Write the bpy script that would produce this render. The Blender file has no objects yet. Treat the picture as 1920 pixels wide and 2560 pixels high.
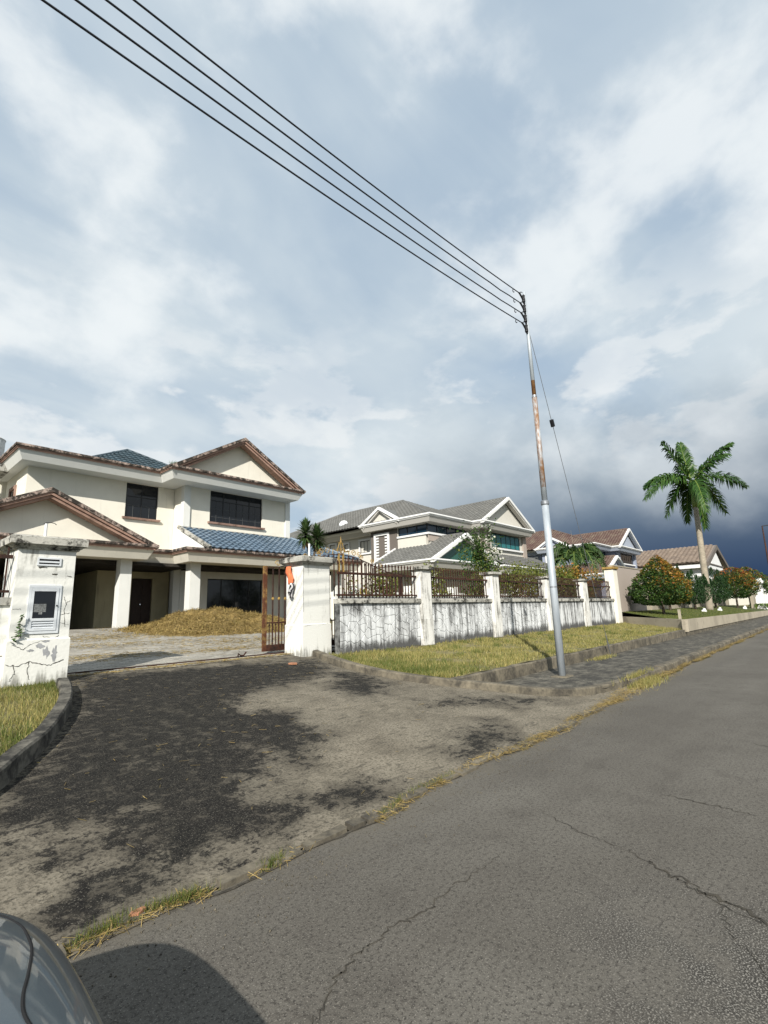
import bpy, math, random
import numpy as np
from mathutils import Matrix, Vector
R = math.radians
rng = random.Random(7)
nr = np.random.default_rng(11)
sc = bpy.context.scene
col = sc.collection

# ------------------------------------------------------------------ camera
EYE = 1.6
cam_d = bpy.data.cameras.new('camera'); cam = bpy.data.objects.new('camera', cam_d); col.objects.link(cam)
cam_d.sensor_fit = 'VERTICAL'; cam_d.sensor_height = 32.0; cam_d.lens = 1240.0 / 2560.0 * 32.0
cam_d.clip_start = 0.02; cam_d.clip_end = 4000
CR = Matrix(((0.669, -0.128, -0.732), (-0.743, -0.157, -0.651), (-0.032, 0.979, -0.200)))
xa = Vector((0.669, -0.743, -0.032)).normalized()
za = Vector((-0.732, -0.651, -0.200)); za = (za - xa * za.dot(xa)).normalized(); ya = za.cross(xa)
cam.matrix_world = Matrix(((xa.x, ya.x, za.x, 0), (xa.y, ya.y, za.y, 0), (xa.z, ya.z, za.z, EYE), (0, 0, 0, 1)))
sc.camera = cam

# ------------------------------------------------------------------ light, exposure
SUN_EL = R(33); SAZ = Vector((0.822, 0.570))          # the way the light travels over the ground
sun_d = bpy.data.lights.new('sun', 'SUN'); sun_d.energy = 5.0; sun_d.angle = R(0.55); sun_d.color = (1.0, 0.945, 0.85)
sun = bpy.data.objects.new('sun', sun_d); col.objects.link(sun)
ldir = Vector((SAZ.x * math.cos(SUN_EL), SAZ.y * math.cos(SUN_EL), -math.sin(SUN_EL)))
sun.rotation_euler = ldir.to_track_quat('-Z', 'Y').to_euler(); sun.location = (-40, -20, 40)
vs = sc.view_settings
vs.view_transform = 'Standard'; vs.look = 'None'; vs.exposure = 0.62; vs.gamma = 1.0; vs.use_curve_mapping = False

# ------------------------------------------------------------------ node helper
class NT:
    def __init__(s, tree): s.t = tree; s.L = tree.links
    def n(s, typ, **kw):
        nd = s.t.nodes.new(typ)
        for k, v in kw.items():
            if hasattr(nd, k) and k not in nd.inputs: setattr(nd, k, v)
            else: s.set(nd.inputs[k], v)
        return nd
    def set(s, inp, v):
        if isinstance(v, bpy.types.NodeSocket): s.L.new(v, inp)
        else: inp.default_value = v
    def math(s, op, a, b=0.0, clamp=False):
        nd = s.t.nodes.new('ShaderNodeMath'); nd.operation = op; nd.use_clamp = clamp
        s.set(nd.inputs[0], a); s.set(nd.inputs[1], b); return nd.outputs[0]
    def ramp(s, fac, lo, hi, a=0.0, b=1.0, smooth=True):
        nd = s.t.nodes.new('ShaderNodeMapRange'); nd.interpolation_type = 'SMOOTHSTEP' if smooth else 'LINEAR'
        s.set(nd.inputs[0], fac)
        for i, v in zip((1, 2, 3, 4), (lo, hi, a, b)): s.set(nd.inputs[i], v)
        return nd.outputs[0]
    def mix(s, fac, a, b, mode='MIX'):
        nd = s.t.nodes.new('ShaderNodeMix'); nd.data_type = 'RGBA'; nd.blend_type = mode
        s.set(nd.inputs[0], fac)
        for i, v in ((6, a), (7, b)):
            if isinstance(v, tuple) and len(v) == 3: v = (*v, 1)
            s.set(nd.inputs[i], v)
        return nd.outputs[2]
    def noise(s, vec, scale, detail=4, rough=0.55, dist=0.0):
        nd = s.t.nodes.new('ShaderNodeTexNoise'); s.set(nd.inputs['Vector'], vec)
        for k, v in (('Scale', scale), ('Detail', detail), ('Roughness', rough), ('Distortion', dist)): s.set(nd.inputs[k], v)
        return nd.outputs['Fac']
    def scale(s, vec, v3):
        nd = s.t.nodes.new('ShaderNodeVectorMath'); nd.operation = 'MULTIPLY'; s.set(nd.inputs[0], vec); s.set(nd.inputs[1], v3); return nd.outputs[0]
    def pos(s): return s.t.nodes.new('ShaderNodeNewGeometry').outputs['Position']
    def bump(s, h, strength=0.3, dist=0.02):
        nd = s.t.nodes.new('ShaderNodeBump'); s.set(nd.inputs['Height'], h); nd.inputs['Strength'].default_value = strength; nd.inputs['Distance'].default_value = dist
        return nd.outputs[0]

# ------------------------------------------------------------------ world: daylight with broken cloud and a rain bank
w = bpy.data.worlds.new('World'); sc.world = w; w.use_nodes = True
t = NT(w.node_tree); w.node_tree.nodes.clear()
sky = t.n('ShaderNodeTexSky'); sky.sky_type = 'NISHITA'; sky.sun_disc = False
sky.sun_elevation = SUN_EL; sky.sun_rotation = math.atan2(-SAZ.x, -SAZ.y); sky.air_density = 1.3; sky.dust_density = 1.5
gen = t.n('ShaderNodeTexCoord').outputs['Generated']
sep = t.n('ShaderNodeSeparateXYZ', Vector=gen)
zz = t.math('MAXIMUM', sep.outputs[2], 0.0)
den = t.math('ADD', zz, 0.22)
px = t.math('DIVIDE', sep.outputs[0], den); py = t.math('DIVIDE', sep.outputs[1], den)
cv = t.n('ShaderNodeCombineXYZ', X=px, Y=py, Z=0.0).outputs[0]
iso = t.scale(gen, (1.0, 1.0, 1.45))
big = t.noise(cv, 0.62, 6, 0.5, 0.25)
puff = t.noise(iso, 2.6, 9, 0.52, 0.12)
fine = t.noise(iso, 6.5, 7, 0.55, 0.2)
wisp = t.noise(t.scale(cv, (0.8, 1.9, 1.0)), 1.3, 6, 0.5, 0.6)
hl = t.math('SQRT', t.math('ADD', t.math('MULTIPLY', sep.outputs[0], sep.outputs[0]), t.math('MULTIPLY', sep.outputs[1], sep.outputs[1])))
adx = t.math('DIVIDE', sep.outputs[0], t.math('MAXIMUM', hl, 0.001))
lean = t.ramp(adx, -0.3, 0.8, -0.055, 0.045, False)
veil = t.math('ADD', t.math('ADD', t.math('MULTIPLY', big, 0.7), t.math('MULTIPLY', wisp, 0.3)), lean)
skyc = t.mix(1.0, sky.outputs[0], (0.105, 0.115, 0.125), 'MULTIPLY')
skyc = t.mix(0.82, skyc, (0.42, 0.55, 0.70))
ccol = t.mix(t.ramp(veil, 0.42, 0.64), (0.57, 0.675, 0.765), (0.765, 0.84, 0.88))
comb = t.mix(t.ramp(veil, 0.35, 0.53), skyc, ccol)
pm_ = t.math('ADD', t.math('ADD', t.math('MULTIPLY', puff, 0.78), t.math('MULTIPLY', fine, 0.22)), t.math('MULTIPLY', lean, 0.6))
comb = t.mix(t.ramp(pm_, 0.475, 0.62, 0, 0.75), comb, (0.98, 1.02, 1.03))
low = t.noise(t.scale(gen, (1.0, 1.0, 2.2)), 5.0, 9, 0.55, 0.1)
cum = t.math('MULTIPLY', t.ramp(low, 0.50, 0.585), t.math('MULTIPLY', t.ramp(sep.outputs[2], 0.08, 0.20), t.ramp(sep.outputs[2], 0.62, 0.36)))
comb = t.mix(t.math('MULTIPLY', cum, 0.62), comb, (0.93, 0.96, 0.97))
comb = t.mix(t.ramp(pm_, 0.46, 0.38, 0, 0.28), comb, (0.42, 0.54, 0.67))
comb = t.mix(t.ramp(sep.outputs[2], 0.26, 0.02, 0, 0.45), comb, (0.54, 0.64, 0.72))
# rain bank low over the far end of the street
topn = t.math('ADD', sep.outputs[2], t.math('MULTIPLY', t.math('SUBTRACT', puff, 0.5), 0.42))
st_e = t.ramp(topn, 0.40, 0.13)
st_a = t.ramp(adx, 0.66, 0.96)
storm = t.math('MULTIPLY', st_e, st_a)
sgrad = t.ramp(sep.outputs[2], 0.0, 0.30)
scol = t.mix(sgrad, (0.023, 0.052, 0.125), (0.235, 0.315, 0.40))
comb = t.mix(storm, comb, scol)
bg = t.n('ShaderNodeBackground', Color=comb, Strength=0.62)
wo = t.n('ShaderNodeOutputWorld'); t.L.new(bg.outputs[0], wo.inputs[0])

# ------------------------------------------------------------------ materials
def material(name, fn):
    m = bpy.data.materials.new(name); m.use_nodes = True; m.node_tree.nodes.clear()
    t = NT(m.node_tree); out = t.n('ShaderNodeOutputMaterial')
    sh = fn(t); t.L.new(sh, out.inputs[0]); return m
DIM = 0.74
def pbsdf(t, color, rough=0.8, metal=0.0, normal=None, spec=0.3, coat=0.0):
    b = t.n('ShaderNodeBsdfPrincipled')
    if isinstance(color, tuple): color = (*[v * DIM for v in color[:3]], 1)
    else: color = t.mix(1.0, color, (DIM, DIM, DIM), 'MULTIPLY')
    t.set(b.inputs['Base Color'], color); t.set(b.inputs['Roughness'], rough); t.set(b.inputs['Metallic'], metal)
    t.set(b.inputs['Specular IOR Level'], spec); t.set(b.inputs['Coat Weight'], coat)
    if normal is not None: t.L.new(normal, b.inputs['Normal'])
    return b.outputs[0]
def c_scale(c, k): return tuple(min(1, v * k) for v in c)
def plaster(name, c, dirt=0.25, streak=0.2, rough=0.85):
    def fn(t):
        p = t.pos()
        n1 = t.noise(p, 1.3, 5, 0.6); n2 = t.noise(t.scale(p, (3.2, 3.2, 0.28)), 2.0, 5, 0.6); n3 = t.noise(p, 26, 3)
        k = t.mix(t.ramp(n1, 0.35, 0.72, 0, dirt), c, c_scale(c, 0.72))
        k = t.mix(t.ramp(n2, 0.56, 0.78, 0, streak), k, (0.16, 0.15, 0.12))
        k = t.mix(t.ramp(n3, 0.5, 0.8, 0, 0.12), k, c_scale(c, 0.8))
        return pbsdf(t, k, rough, normal=t.bump(n3, 0.15, 0.01))
    return material(name, fn)
def weathered(name, c, c2=(0.030, 0.028, 0.024), lo=0.45, hi=0.62, scale=2.4, rough=0.9, mid=None, stretch=(1, 1, 1)):
    def fn(t):
        p = t.scale(t.pos(), stretch)
        n1 = t.noise(p, scale, 8, 0.68, 0.4); n2 = t.noise(p, scale * 7, 4, 0.6); n0 = t.noise(p, 0.5, 3)
        k = t.mix(t.ramp(n0, 0.35, 0.7), c, mid or c_scale(c, 0.75))
        k = t.mix(t.ramp(t.math('ADD', t.math('MULTIPLY', n1, 0.75), t.math('MULTIPLY', n2, 0.25)), lo, hi), k, c2)
        return pbsdf(t, k, rough, normal=t.bump(n2, 0.35, 0.02))
    return material(name, fn)
def streaked(name, c, dark, amt=0.8, lo=0.47, hi=0.66, zlo=None):
    def fn(t):
        p = t.pos()
        s1 = t.noise(t.scale(p, (6, 6, 0.55)), 1.6, 7, 0.62, 0.2); s2 = t.noise(p, 2.2, 6, 0.6); s3 = t.noise(p, 22, 4)
        f = t.math('ADD', t.math('MULTIPLY', s1, 0.62), t.math('ADD', t.math('MULTIPLY', s2, 0.28), t.math('MULTIPLY', s3, 0.10)))
        if zlo is not None:
            z = t.n('ShaderNodeSeparateXYZ', Vector=p).outputs[2]
            f = t.math('ADD', f, t.ramp(z, zlo + 0.38, zlo, 0, 0.19)); f = t.math('ADD', f, t.ramp(z, zlo + 0.75, zlo + 1.35, 0, 0.055))
        k = t.mix(t.ramp(f, lo, hi, 0, amt), c, dark)
        return pbsdf(t, k, 0.88, normal=t.bump(s3, 0.3, 0.015))
    return material(name, fn)
def plain(name, c, rough=0.7, metal=0.0, spec=0.3, var=0.15, sc_=8, coat=0.0):
    def fn(t):
        n = t.noise(t.pos(), sc_, 4)
        return pbsdf(t, t.mix(t.ramp(n, 0.3, 0.7, 0, 1), c_scale(c, 1 + var), c_scale(c, 1 - var)), rough, metal, spec=spec, coat=coat)
    return material(name, fn)
def foliage(name, cols, rough=0.55, transl=0.25):
    def fn(t):
        g = t.n('ShaderNodeNewGeometry')
        rp = t.n('ShaderNodeValToRGB'); cr = rp.color_ramp
        while len(cr.elements) < len(cols): cr.elements.new(0.5)
        for i, (e, cc) in enumerate(zip(cr.elements, cols)): e.position = i / (len(cols) - 1); e.color = (*cc, 1)
        t.L.new(g.outputs['Random Per Island'], rp.inputs[0])
        a = pbsdf(t, rp.outputs[0], rough, spec=0.25)
        tr = t.n('ShaderNodeBsdfTranslucent', Color=rp.outputs[0])
        mx = t.n('ShaderNodeMixShader'); mx.inputs[0].default_value = transl
        t.L.new(a, mx.inputs[1]); t.L.new(tr.outputs[0], mx.inputs[2]); return mx.outputs[0]
    return material(name, fn)
def tilemat(name, cols, rough=0.55):
    def fn(t):
        g = t.n('ShaderNodeNewGeometry'); p = g.outputs['Position']
        oi = t.n('ShaderNodeObjectInfo').outputs['Random']
        f = t.math('FRACT', t.math('ADD', g.outputs['Random Per Island'], oi))
        k = t.mix(f, cols[0], cols[1]); n = t.noise(p, 0.9, 5, 0.65); n2 = t.noise(p, 9, 4)
        k = t.mix(t.ramp(n, 0.45, 0.7, 0, 0.7), k, cols[2]); k = t.mix(t.ramp(n2, 0.5, 0.75, 0, 0.35), k, c_scale(cols[0], 0.5))
        return pbsdf(t, k, rough, spec=0.35)
    return material(name, fn)

def asphalt_fn(t):
    p = t.pos(); sx = t.n('ShaderNodeSeparateXYZ', Vector=p)
    n1 = t.noise(p, 0.55, 5, 0.6); n2 = t.noise(p, 3.0, 6, 0.65); n3 = t.noise(p, 38, 5, 0.75); n4 = t.noise(p, 120, 2, 0.6); n6 = t.noise(t.scale(p, (0.12, 1.0, 1)), 1.6, 4, 0.5)
    n7 = t.noise(p, 75, 2, 0.5)
    c = t.mix(t.ramp(n1, 0.32, 0.68), (0.115, 0.106, 0.091), (0.155, 0.145, 0.126))
    c = t.mix(t.ramp(n6, 0.40, 0.66, 0, 0.5), c, (0.103, 0.094, 0.081))
    c = t.mix(t.ramp(n2, 0.48, 0.70, 0, 0.55), c, (0.088, 0.080, 0.069))
    c = t.mix(t.ramp(n3, 0.48, 0.64, 0, 0.75), c, (0.040, 0.036, 0.031))
    c = t.mix(t.ramp(n7, 0.40, 0.33, 0, 0.75), c, (0.024, 0.022, 0.020))
    c = t.mix(t.ramp(n4, 0.59, 0.68, 0, 0.75), c, (0.30, 0.28, 0.245))
    # worn patch with bare chippings at the near right
    dd = t.n('ShaderNodeVectorMath', operation='DISTANCE'); t.L.new(p, dd.inputs[0]); dd.inputs[1].default_value = (2.85, 0.55, 0)
    worn = t.math('MULTIPLY', t.ramp(t.math('ADD', dd.outputs['Value'], t.math('MULTIPLY', n2, 1.2)), 1.75, 0.75), 1.0)
    chips = t.mix(t.ramp(n4, 0.50, 0.62), (0.045, 0.042, 0.037), (0.30, 0.285, 0.255))
    c = t.mix(t.math('MULTIPLY', worn, t.ramp(n2, 0.40, 0.62)), c, chips)
    # pale drifted dust near the driveway joint
    c = t.mix(t.math('MULTIPLY', t.ramp(sx.outputs[1], 2.55, 3.05), t.ramp(n2, 0.35, 0.62, 0.0, 0.6)), c, (0.15, 0.135, 0.108))
    h = t.math('ADD', t.math('MULTIPLY', n3, 0.6), t.math('MULTIPLY', n4, 0.5))
    return pbsdf(t, c, 0.9, normal=t.bump(h, 0.55, 0.012), spec=0.25)
def drive_fn(t):
    p = t.pos()
    at = t.n('ShaderNodeAttribute'); at.attribute_name = 'stain'; s = at.outputs['Fac']
    n1 = t.noise(p, 1.6, 8, 0.66, 0.3); n2 = t.noise(p, 7, 6, 0.68, 0.5); n3 = t.noise(t.scale(p, (1, 1, 1)), 38, 4, 0.65); n4 = t.noise(t.scale(p, (1.0, 3.0, 1)), 4.5, 6, 0.65, 0.6)
    base = t.mix(t.ramp(n1, 0.3, 0.7), (0.265, 0.236, 0.185), (0.165, 0.145, 0.112))
    base = t.mix(t.ramp(n3, 0.45, 0.62, 0, 0.75), base, (0.085, 0.075, 0.056))
    base = t.mix(t.ramp(n4, 0.52, 0.68, 0, 0.75), base, (0.075, 0.068, 0.054))
    n5 = t.noise(p, 90, 2, 0.6); base = t.mix(t.ramp(n5, 0.60, 0.70, 0, 0.6), base, (0.36, 0.33, 0.26))
    dens = t.ramp(t.math('ADD', s, t.math('MULTIPLY', t.math('SUBTRACT', n1, 0.5), 1.3)), -0.62, 0.34)
    mixn = t.math('ADD', t.math('MULTIPLY', n2, 0.50), t.math('ADD', t.math('MULTIPLY', n3, 0.28), t.math('MULTIPLY', n4, 0.22)))
    thr = t.ramp(dens, 0.0, 1.0, 0.62, 0.435, False)
    cov = t.ramp(t.math('SUBTRACT', mixn, thr), -0.04, 0.06)
    mould = t.mix(t.ramp(n3, 0.40, 0.66), (0.006, 0.0056, 0.005), (0.025, 0.023, 0.019))
    mould = t.mix(t.ramp(n5, 0.585, 0.68, 0, 0.8), mould, (0.15, 0.138, 0.115))
    film = t.mix(t.math('MULTIPLY', dens, 0.86), base, (0.050, 0.045, 0.036))
    c = t.mix(cov, film, mould)
    h = t.math('ADD', t.math('MULTIPLY', n3, 0.7), t.math('MULTIPLY', n2, 0.4))
    return pbsdf(t, c, 0.92, normal=t.bump(h, 0.6, 0.018), spec=0.2)
def pole_fn(t):
    p = t.pos(); z = t.n('ShaderNodeSeparateXYZ', Vector=p)
    n = t.noise(t.scale(p, (9, 9, 1.3)), 1.5, 6, 0.65); n2 = t.noise(t.scale(p, (5, 5, 3)), 3, 5)
    c = t.mix(t.ramp(n, 0.35, 0.7), (0.50, 0.55, 0.60), (0.36, 0.41, 0.46))
    inr = t.math('MULTIPLY', t.ramp(z.outputs[2], 4.40, 4.42), t.ramp(z.outputs[2], 7.16, 7.14))
    side = t.ramp(t.math('ADD', z.outputs[0], t.math('MULTIPLY', n2, 0.16)), 11.08, 11.15, 0.12, 1.0)
    allr = t.ramp(z.outputs[2], 6.74, 6.78)
    rust = t.math('MULTIPLY', inr, t.math('MAXIMUM', t.math('MULTIPLY', side, t.ramp(n, 0.30, 0.55)), allr))
    c2 = t.mix(t.ramp(n2, 0.3, 0.7), (0.36, 0.20, 0.085), (0.24, 0.115, 0.055))
    return pbsdf(t, t.mix(rust, c, c2), 0.6, 0.25)
def paver_fn(t):
    p = t.pos(); oi = t.n('ShaderNodeObjectInfo').outputs['Random']; g = t.n('ShaderNodeNewGeometry').outputs['Random Per Island']
    n = t.noise(p, 1.1, 6, 0.62); n2 = t.noise(p, 30, 4); n3 = t.noise(t.scale(p, (0.8, 2.0, 1)), 1.4, 5, 0.6, 0.6)
    c = t.mix(t.math('FRACT', t.math('ADD', oi, g)), (0.30, 0.285, 0.25), (0.42, 0.40, 0.355))
    c = t.mix(t.ramp(n, 0.45, 0.7, 0, 0.7), c, (0.20, 0.185, 0.155)); c = t.mix(t.ramp(n3, 0.58, 0.70, 0, 0.30), c, (0.42, 0.31, 0.15))
    return pbsdf(t, c, 0.9, normal=t.bump(n2, 0.3, 0.01))
def carpaint_fn(t):
    n = t.noise(t.pos(), 900, 2)
    c = t.mix(t.ramp(n, 0.35, 0.65), (0.062, 0.088, 0.106), (0.095, 0.125, 0.147))
    return pbsdf(t, c, 0.38, 0.35, spec=0.5, coat=0.7)

MT = {}
MT['asphalt'] = material('asphalt', asphalt_fn)
MT['drive'] = material('stained concrete apron', drive_fn)
MT['footpath'] = weathered('mouldy footpath concrete', (0.20, 0.185, 0.15), (0.040, 0.038, 0.033), 0.33, 0.60, 4.2, stretch=(0.8, 1.3, 1))
MT['kerb'] = weathered('stained kerb concrete', (0.24, 0.21, 0.155), (0.055, 0.050, 0.041), 0.34, 0.66, 2.2, stretch=(1.2, 1.2, 1.0))
MT['kerb_dark'] = weathered('blackened kerb', (0.17, 0.16, 0.135), (0.028, 0.027, 0.024), 0.38, 0.6, 3)
MT['soil'] = weathered('dry soil', (0.25, 0.215, 0.10), (0.11, 0.105, 0.045), 0.42, 0.62, 6, mid=(0.15, 0.14, 0.06))
MT['lawn'] = weathered('short lawn', (0.085, 0.105, 0.030), (0.055, 0.07, 0.022), 0.42, 0.62, 9)
MT['ground'] = weathered('far ground', (0.10, 0.11, 0.05), (0.06, 0.07, 0.03), 0.42, 0.62, 0.4)
MT['paver'] = material('grey paver', paver_fn)
MT['cream'] = plaster('cream plaster', (0.88, 0.845, 0.745), 0.28, 0.16)
MT['white'] = plaster('white plaster', (0.80, 0.81, 0.78), 0.2, 0.10)
MT['ochre'] = plaster('faded ochre plaster', (0.60, 0.53, 0.34), 0.55, 0.45)
MT['pillar'] = streaked('gate pillar paint', (0.82, 0.825, 0.785), (0.15, 0.145, 0.12), 0.75, 0.57, 0.74, zlo=0.62)
MT['salmon'] = weathered('salmon moulding', (0.45, 0.29, 0.23), (0.15, 0.095, 0.075), 0.44, 0.72, 2.4)
MT['capdirt'] = weathered('lichened cement', (0.47, 0.37, 0.32), (0.035, 0.030, 0.025), 0.40, 0.55, 4.5)
MT['capgrey'] = weathered('lichened coping', (0.55, 0.54, 0.49), (0.040, 0.038, 0.033), 0.45, 0.60, 3.8)
MT['spall'] = plain('spalled render', (0.36, 0.37, 0.385), 0.9)
MT['ceiling'] = weathered('shade dark ceiling', (0.055, 0.048, 0.04), (0.02, 0.018, 0.016), 0.4, 0.6, 2)  # shade under the porch roofs put into the colour as near black
MT['dimwall'] = weathered('shade darkened grimy wall', (0.34, 0.31, 0.22), (0.045, 0.042, 0.035), 0.42, 0.62, 1.2)  # grime plus a base darkened to carry the carport's inner shade
MT['wallpaint'] = streaked('streaked white wall', (0.80, 0.82, 0.83), (0.046, 0.046, 0.044), 0.93, 0.43, 0.63, zlo=0.62)
MT['stone'] = streaked('white painted stone', (0.80, 0.825, 0.84), (0.050, 0.050, 0.048), 0.93, 0.425, 0.645, zlo=0.62)
MT['joint'] = weathered('mouldy joint', (0.26, 0.27, 0.27), (0.025, 0.025, 0.024), 0.36, 0.60, 1.9)
MT['post'] = streaked('flaking fence post', (0.82, 0.815, 0.78), (0.11, 0.105, 0.09), 0.88, 0.46, 0.64)
def glass_mat(name, c, rough=0.04, spec=0.5):
    return material(name, lambda t: pbsdf(t, c, rough, spec=spec))
MT['tint'] = glass_mat('black tinted glass', (0.010, 0.012, 0.016), 0.06, 0.35)
MT['blueglass'] = glass_mat('dark blue glass', (0.010, 0.030, 0.055), 0.05, 0.5)
MT['tealglass'] = glass_mat('teal glass', (0.035, 0.19, 0.20), 0.05, 0.5)
MT['greenglass'] = glass_mat('green gable panel', (0.030, 0.105, 0.080), 0.25, 0.5)
MT['curtain'] = plain('pale curtain', (0.36, 0.56, 0.57), 0.8)
MT['blackframe'] = plain('black frame', (0.02, 0.021, 0.024), 0.5)
MT['bar'] = plain('thin window bar', (0.10, 0.105, 0.11), 0.5)
MT['door'] = plain('dark brown door', (0.045, 0.026, 0.018), 0.55)
MT['alu'] = plain('aluminium', (0.78, 0.82, 0.86), 0.5, 0.15, 0.5, 0.06)
MT['tile_blue'] = tilemat('slate blue tile', ((0.125, 0.185, 0.255), (0.185, 0.25, 0.325), (0.085, 0.125, 0.165)), 0.42)
MT['tile_dark'] = tilemat('dark teal tile', ((0.035, 0.065, 0.085), (0.06, 0.095, 0.12), (0.025, 0.04, 0.05)))
MT['tile_grey'] = tilemat('warm grey tile', ((0.135, 0.137, 0.132), (0.175, 0.176, 0.168), (0.12, 0.12, 0.115)), 0.7)
MT['tile_red'] = tilemat('faded red tile', ((0.095, 0.052, 0.046), (0.145, 0.098, 0.078), (0.20, 0.168, 0.125)))
MT['tile_brown'] = tilemat('brown tile', ((0.20, 0.155, 0.125), (0.27, 0.215, 0.17), (0.15, 0.12, 0.10)))
MT['rust'] = weathered('rusty iron', (0.050, 0.021, 0.014), (0.017, 0.010, 0.009), 0.42, 0.64, 6, 0.8, mid=(0.085, 0.030, 0.015))
MT['rustgold'] = weathered('rusty gilt frame', (0.30, 0.185, 0.06), (0.10, 0.034, 0.016), 0.40, 0.54, 3.4, 0.7)
MT['gilt'] = weathered('tarnished gilt', (0.44, 0.29, 0.085), (0.15, 0.075, 0.03), 0.48, 0.66, 9, 0.55)
MT['pole'] = material('galvanised pole', pole_fn)
MT['wire'] = plain('black insulated wire', (0.018, 0.022, 0.032), 0.6)
MT['steel'] = plain('steel strand', (0.30, 0.32, 0.35), 0.5, 0.6)
MT['fitting'] = plain('black fitting', (0.015, 0.016, 0.02), 0.5)
MT['greytrim'] = plaster('light grey fascia', (0.60, 0.585, 0.55), 0.1, 0.03)
MT['greywall'] = plaster('pale grey wall', (0.68, 0.66, 0.60), 0.1, 0.03)
MT['taupe'] = plaster('taupe render', (0.43, 0.37, 0.325), 0.12, 0.02)
MT['darktaupe'] = plaster('dark taupe panel', (0.155, 0.135, 0.12), 0.1, 0.0)
MT['brightwhite'] = plaster('bright white trim', (0.84, 0.85, 0.85), 0.06, 0.0)
MT['bluewall'] = plaster('blue grey wall', (0.32, 0.36, 0.46), 0.12, 0.03)
MT['bluetrim'] = plaster('blue grey fascia', (0.40, 0.45, 0.54), 0.1, 0.0)
MT['planter'] = weathered('buff retaining wall', (0.46, 0.41, 0.32), (0.17, 0.15, 0.115), 0.52, 0.74, 3)
MT['bark'] = weathered('bark', (0.17, 0.135, 0.10), (0.06, 0.05, 0.038), 0.42, 0.62, 9)
MT['palmtrunk'] = weathered('grey palm trunk', (0.40, 0.35, 0.27), (0.21, 0.185, 0.145), 0.45, 0.65, 5, stretch=(1, 1, 4))
MT['crownshaft'] = plain('green crownshaft', (0.19, 0.25, 0.055), 0.45)
MT['drygrass'] = foliage('dry mown grass', ((0.40, 0.33, 0.12), (0.22, 0.22, 0.065), (0.46, 0.39, 0.16), (0.16, 0.19, 0.05), (0.36, 0.30, 0.11)))
MT['greengrass'] = foliage('green grass', ((0.07, 0.12, 0.02), (0.13, 0.16, 0.035), (0.20, 0.19, 0.06), (0.09, 0.14, 0.03)))
MT['straw'] = foliage('straw', ((0.44, 0.32, 0.115), (0.29, 0.205, 0.068), (0.52, 0.39, 0.16), (0.18, 0.13, 0.043), (0.26, 0.215, 0.065)), 0.7, 0.15)
MT['strawbed'] = weathered('straw bed', (0.31, 0.22, 0.078), (0.13, 0.092, 0.034), 0.40, 0.62, 7)
MT['palmleaf'] = foliage('palm leaf', ((0.022, 0.065, 0.013), (0.040, 0.10, 0.018), (0.075, 0.145, 0.026)), 0.4, 0.15)
MT['palmleaf2'] = foliage('feather palm leaf', ((0.030, 0.07, 0.018), (0.05, 0.10, 0.028), (0.085, 0.13, 0.035)), 0.45)
MT['dracleaf'] = foliage('sword leaf', ((0.035, 0.075, 0.022), (0.07, 0.125, 0.04), (0.11, 0.15, 0.055)), 0.45)
MT['drydrac'] = foliage('withered sword leaf', ((0.40, 0.30, 0.10), (0.28, 0.19, 0.07)), 0.6)
MT['leaf'] = foliage('dark green leaf', ((0.022, 0.055, 0.012), (0.045, 0.095, 0.018), (0.075, 0.13, 0.025)))
MT['leafgold'] = foliage('golden green leaf', ((0.10, 0.12, 0.02), (0.16, 0.16, 0.028), (0.20, 0.14, 0.02), (0.06, 0.10, 0.018)))
MT['leaforange'] = foliage('orange new leaf', ((0.40, 0.17, 0.025), (0.30, 0.11, 0.018), (0.26, 0.18, 0.03), (0.42, 0.23, 0.04), (0.14, 0.13, 0.025)))
MT['leafred'] = foliage('red new leaf', ((0.20, 0.045, 0.014), (0.28, 0.07, 0.016), (0.15, 0.05, 0.018)))
MT['leafyellow'] = foliage('yellow green leaf', ((0.13, 0.16, 0.03), (0.19, 0.20, 0.04), (0.08, 0.12, 0.022)))
MT['cypress'] = foliage('cypress spray', ((0.014, 0.042, 0.014), (0.026, 0.068, 0.020), (0.045, 0.09, 0.028)))
MT['flower'] = foliage('white blossom', ((0.75, 0.74, 0.68), (0.62, 0.64, 0.52)))
MT['carpaint'] = material('car paint', carpaint_fn)
MT['chrome'] = plain('chrome', (0.72, 0.75, 0.78), 0.12, 1.0, 0.5, 0.03)
MT['rubber'] = plain('black rubber', (0.012, 0.012, 0.013), 0.75)
MT['carglass'] = glass_mat('car glass', (0.012, 0.016, 0.018), 0.03, 0.6)
MT['lens'] = glass_mat('lamp lens', (0.45, 0.50, 0.54), 0.08, 0.7)
MT['orange'] = plain('orange cloth', (0.75, 0.20, 0.085), 0.85, var=0.22, sc_=18)
def rag_fn(t):
    p = t.pos(); wv = t.n('ShaderNodeTexWave', Vector=p, Scale=5.0, Distortion=9.0); wv.inputs['Detail'].default_value = 1.0
    return pbsdf(t, t.mix(t.ramp(wv.outputs['Fac'], 0.45, 0.55), (0.025, 0.025, 0.03), (0.66, 0.65, 0.66)), 0.85)
MT['ragprint'] = material('black and white print cloth', rag_fn)
MT['paper'] = plain('faded paper', (0.20, 0.21, 0.21), 0.8, sc_=40, var=0.4)
MT['crack'] = weathered('crack dirt', (0.085, 0.075, 0.058), (0.035, 0.032, 0.026), 0.4, 0.6, 14)
MT['weed'] = foliage('weed', ((0.05, 0.12, 0.03), (0.10, 0.17, 0.05)))
MT['terracotta'] = plain('terracotta shard', (0.34, 0.16, 0.09), 0.9, var=0.3, sc_=30)
MT['steelroof'] = plain('dull white tank', (0.66, 0.68, 0.68), 0.6)

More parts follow.
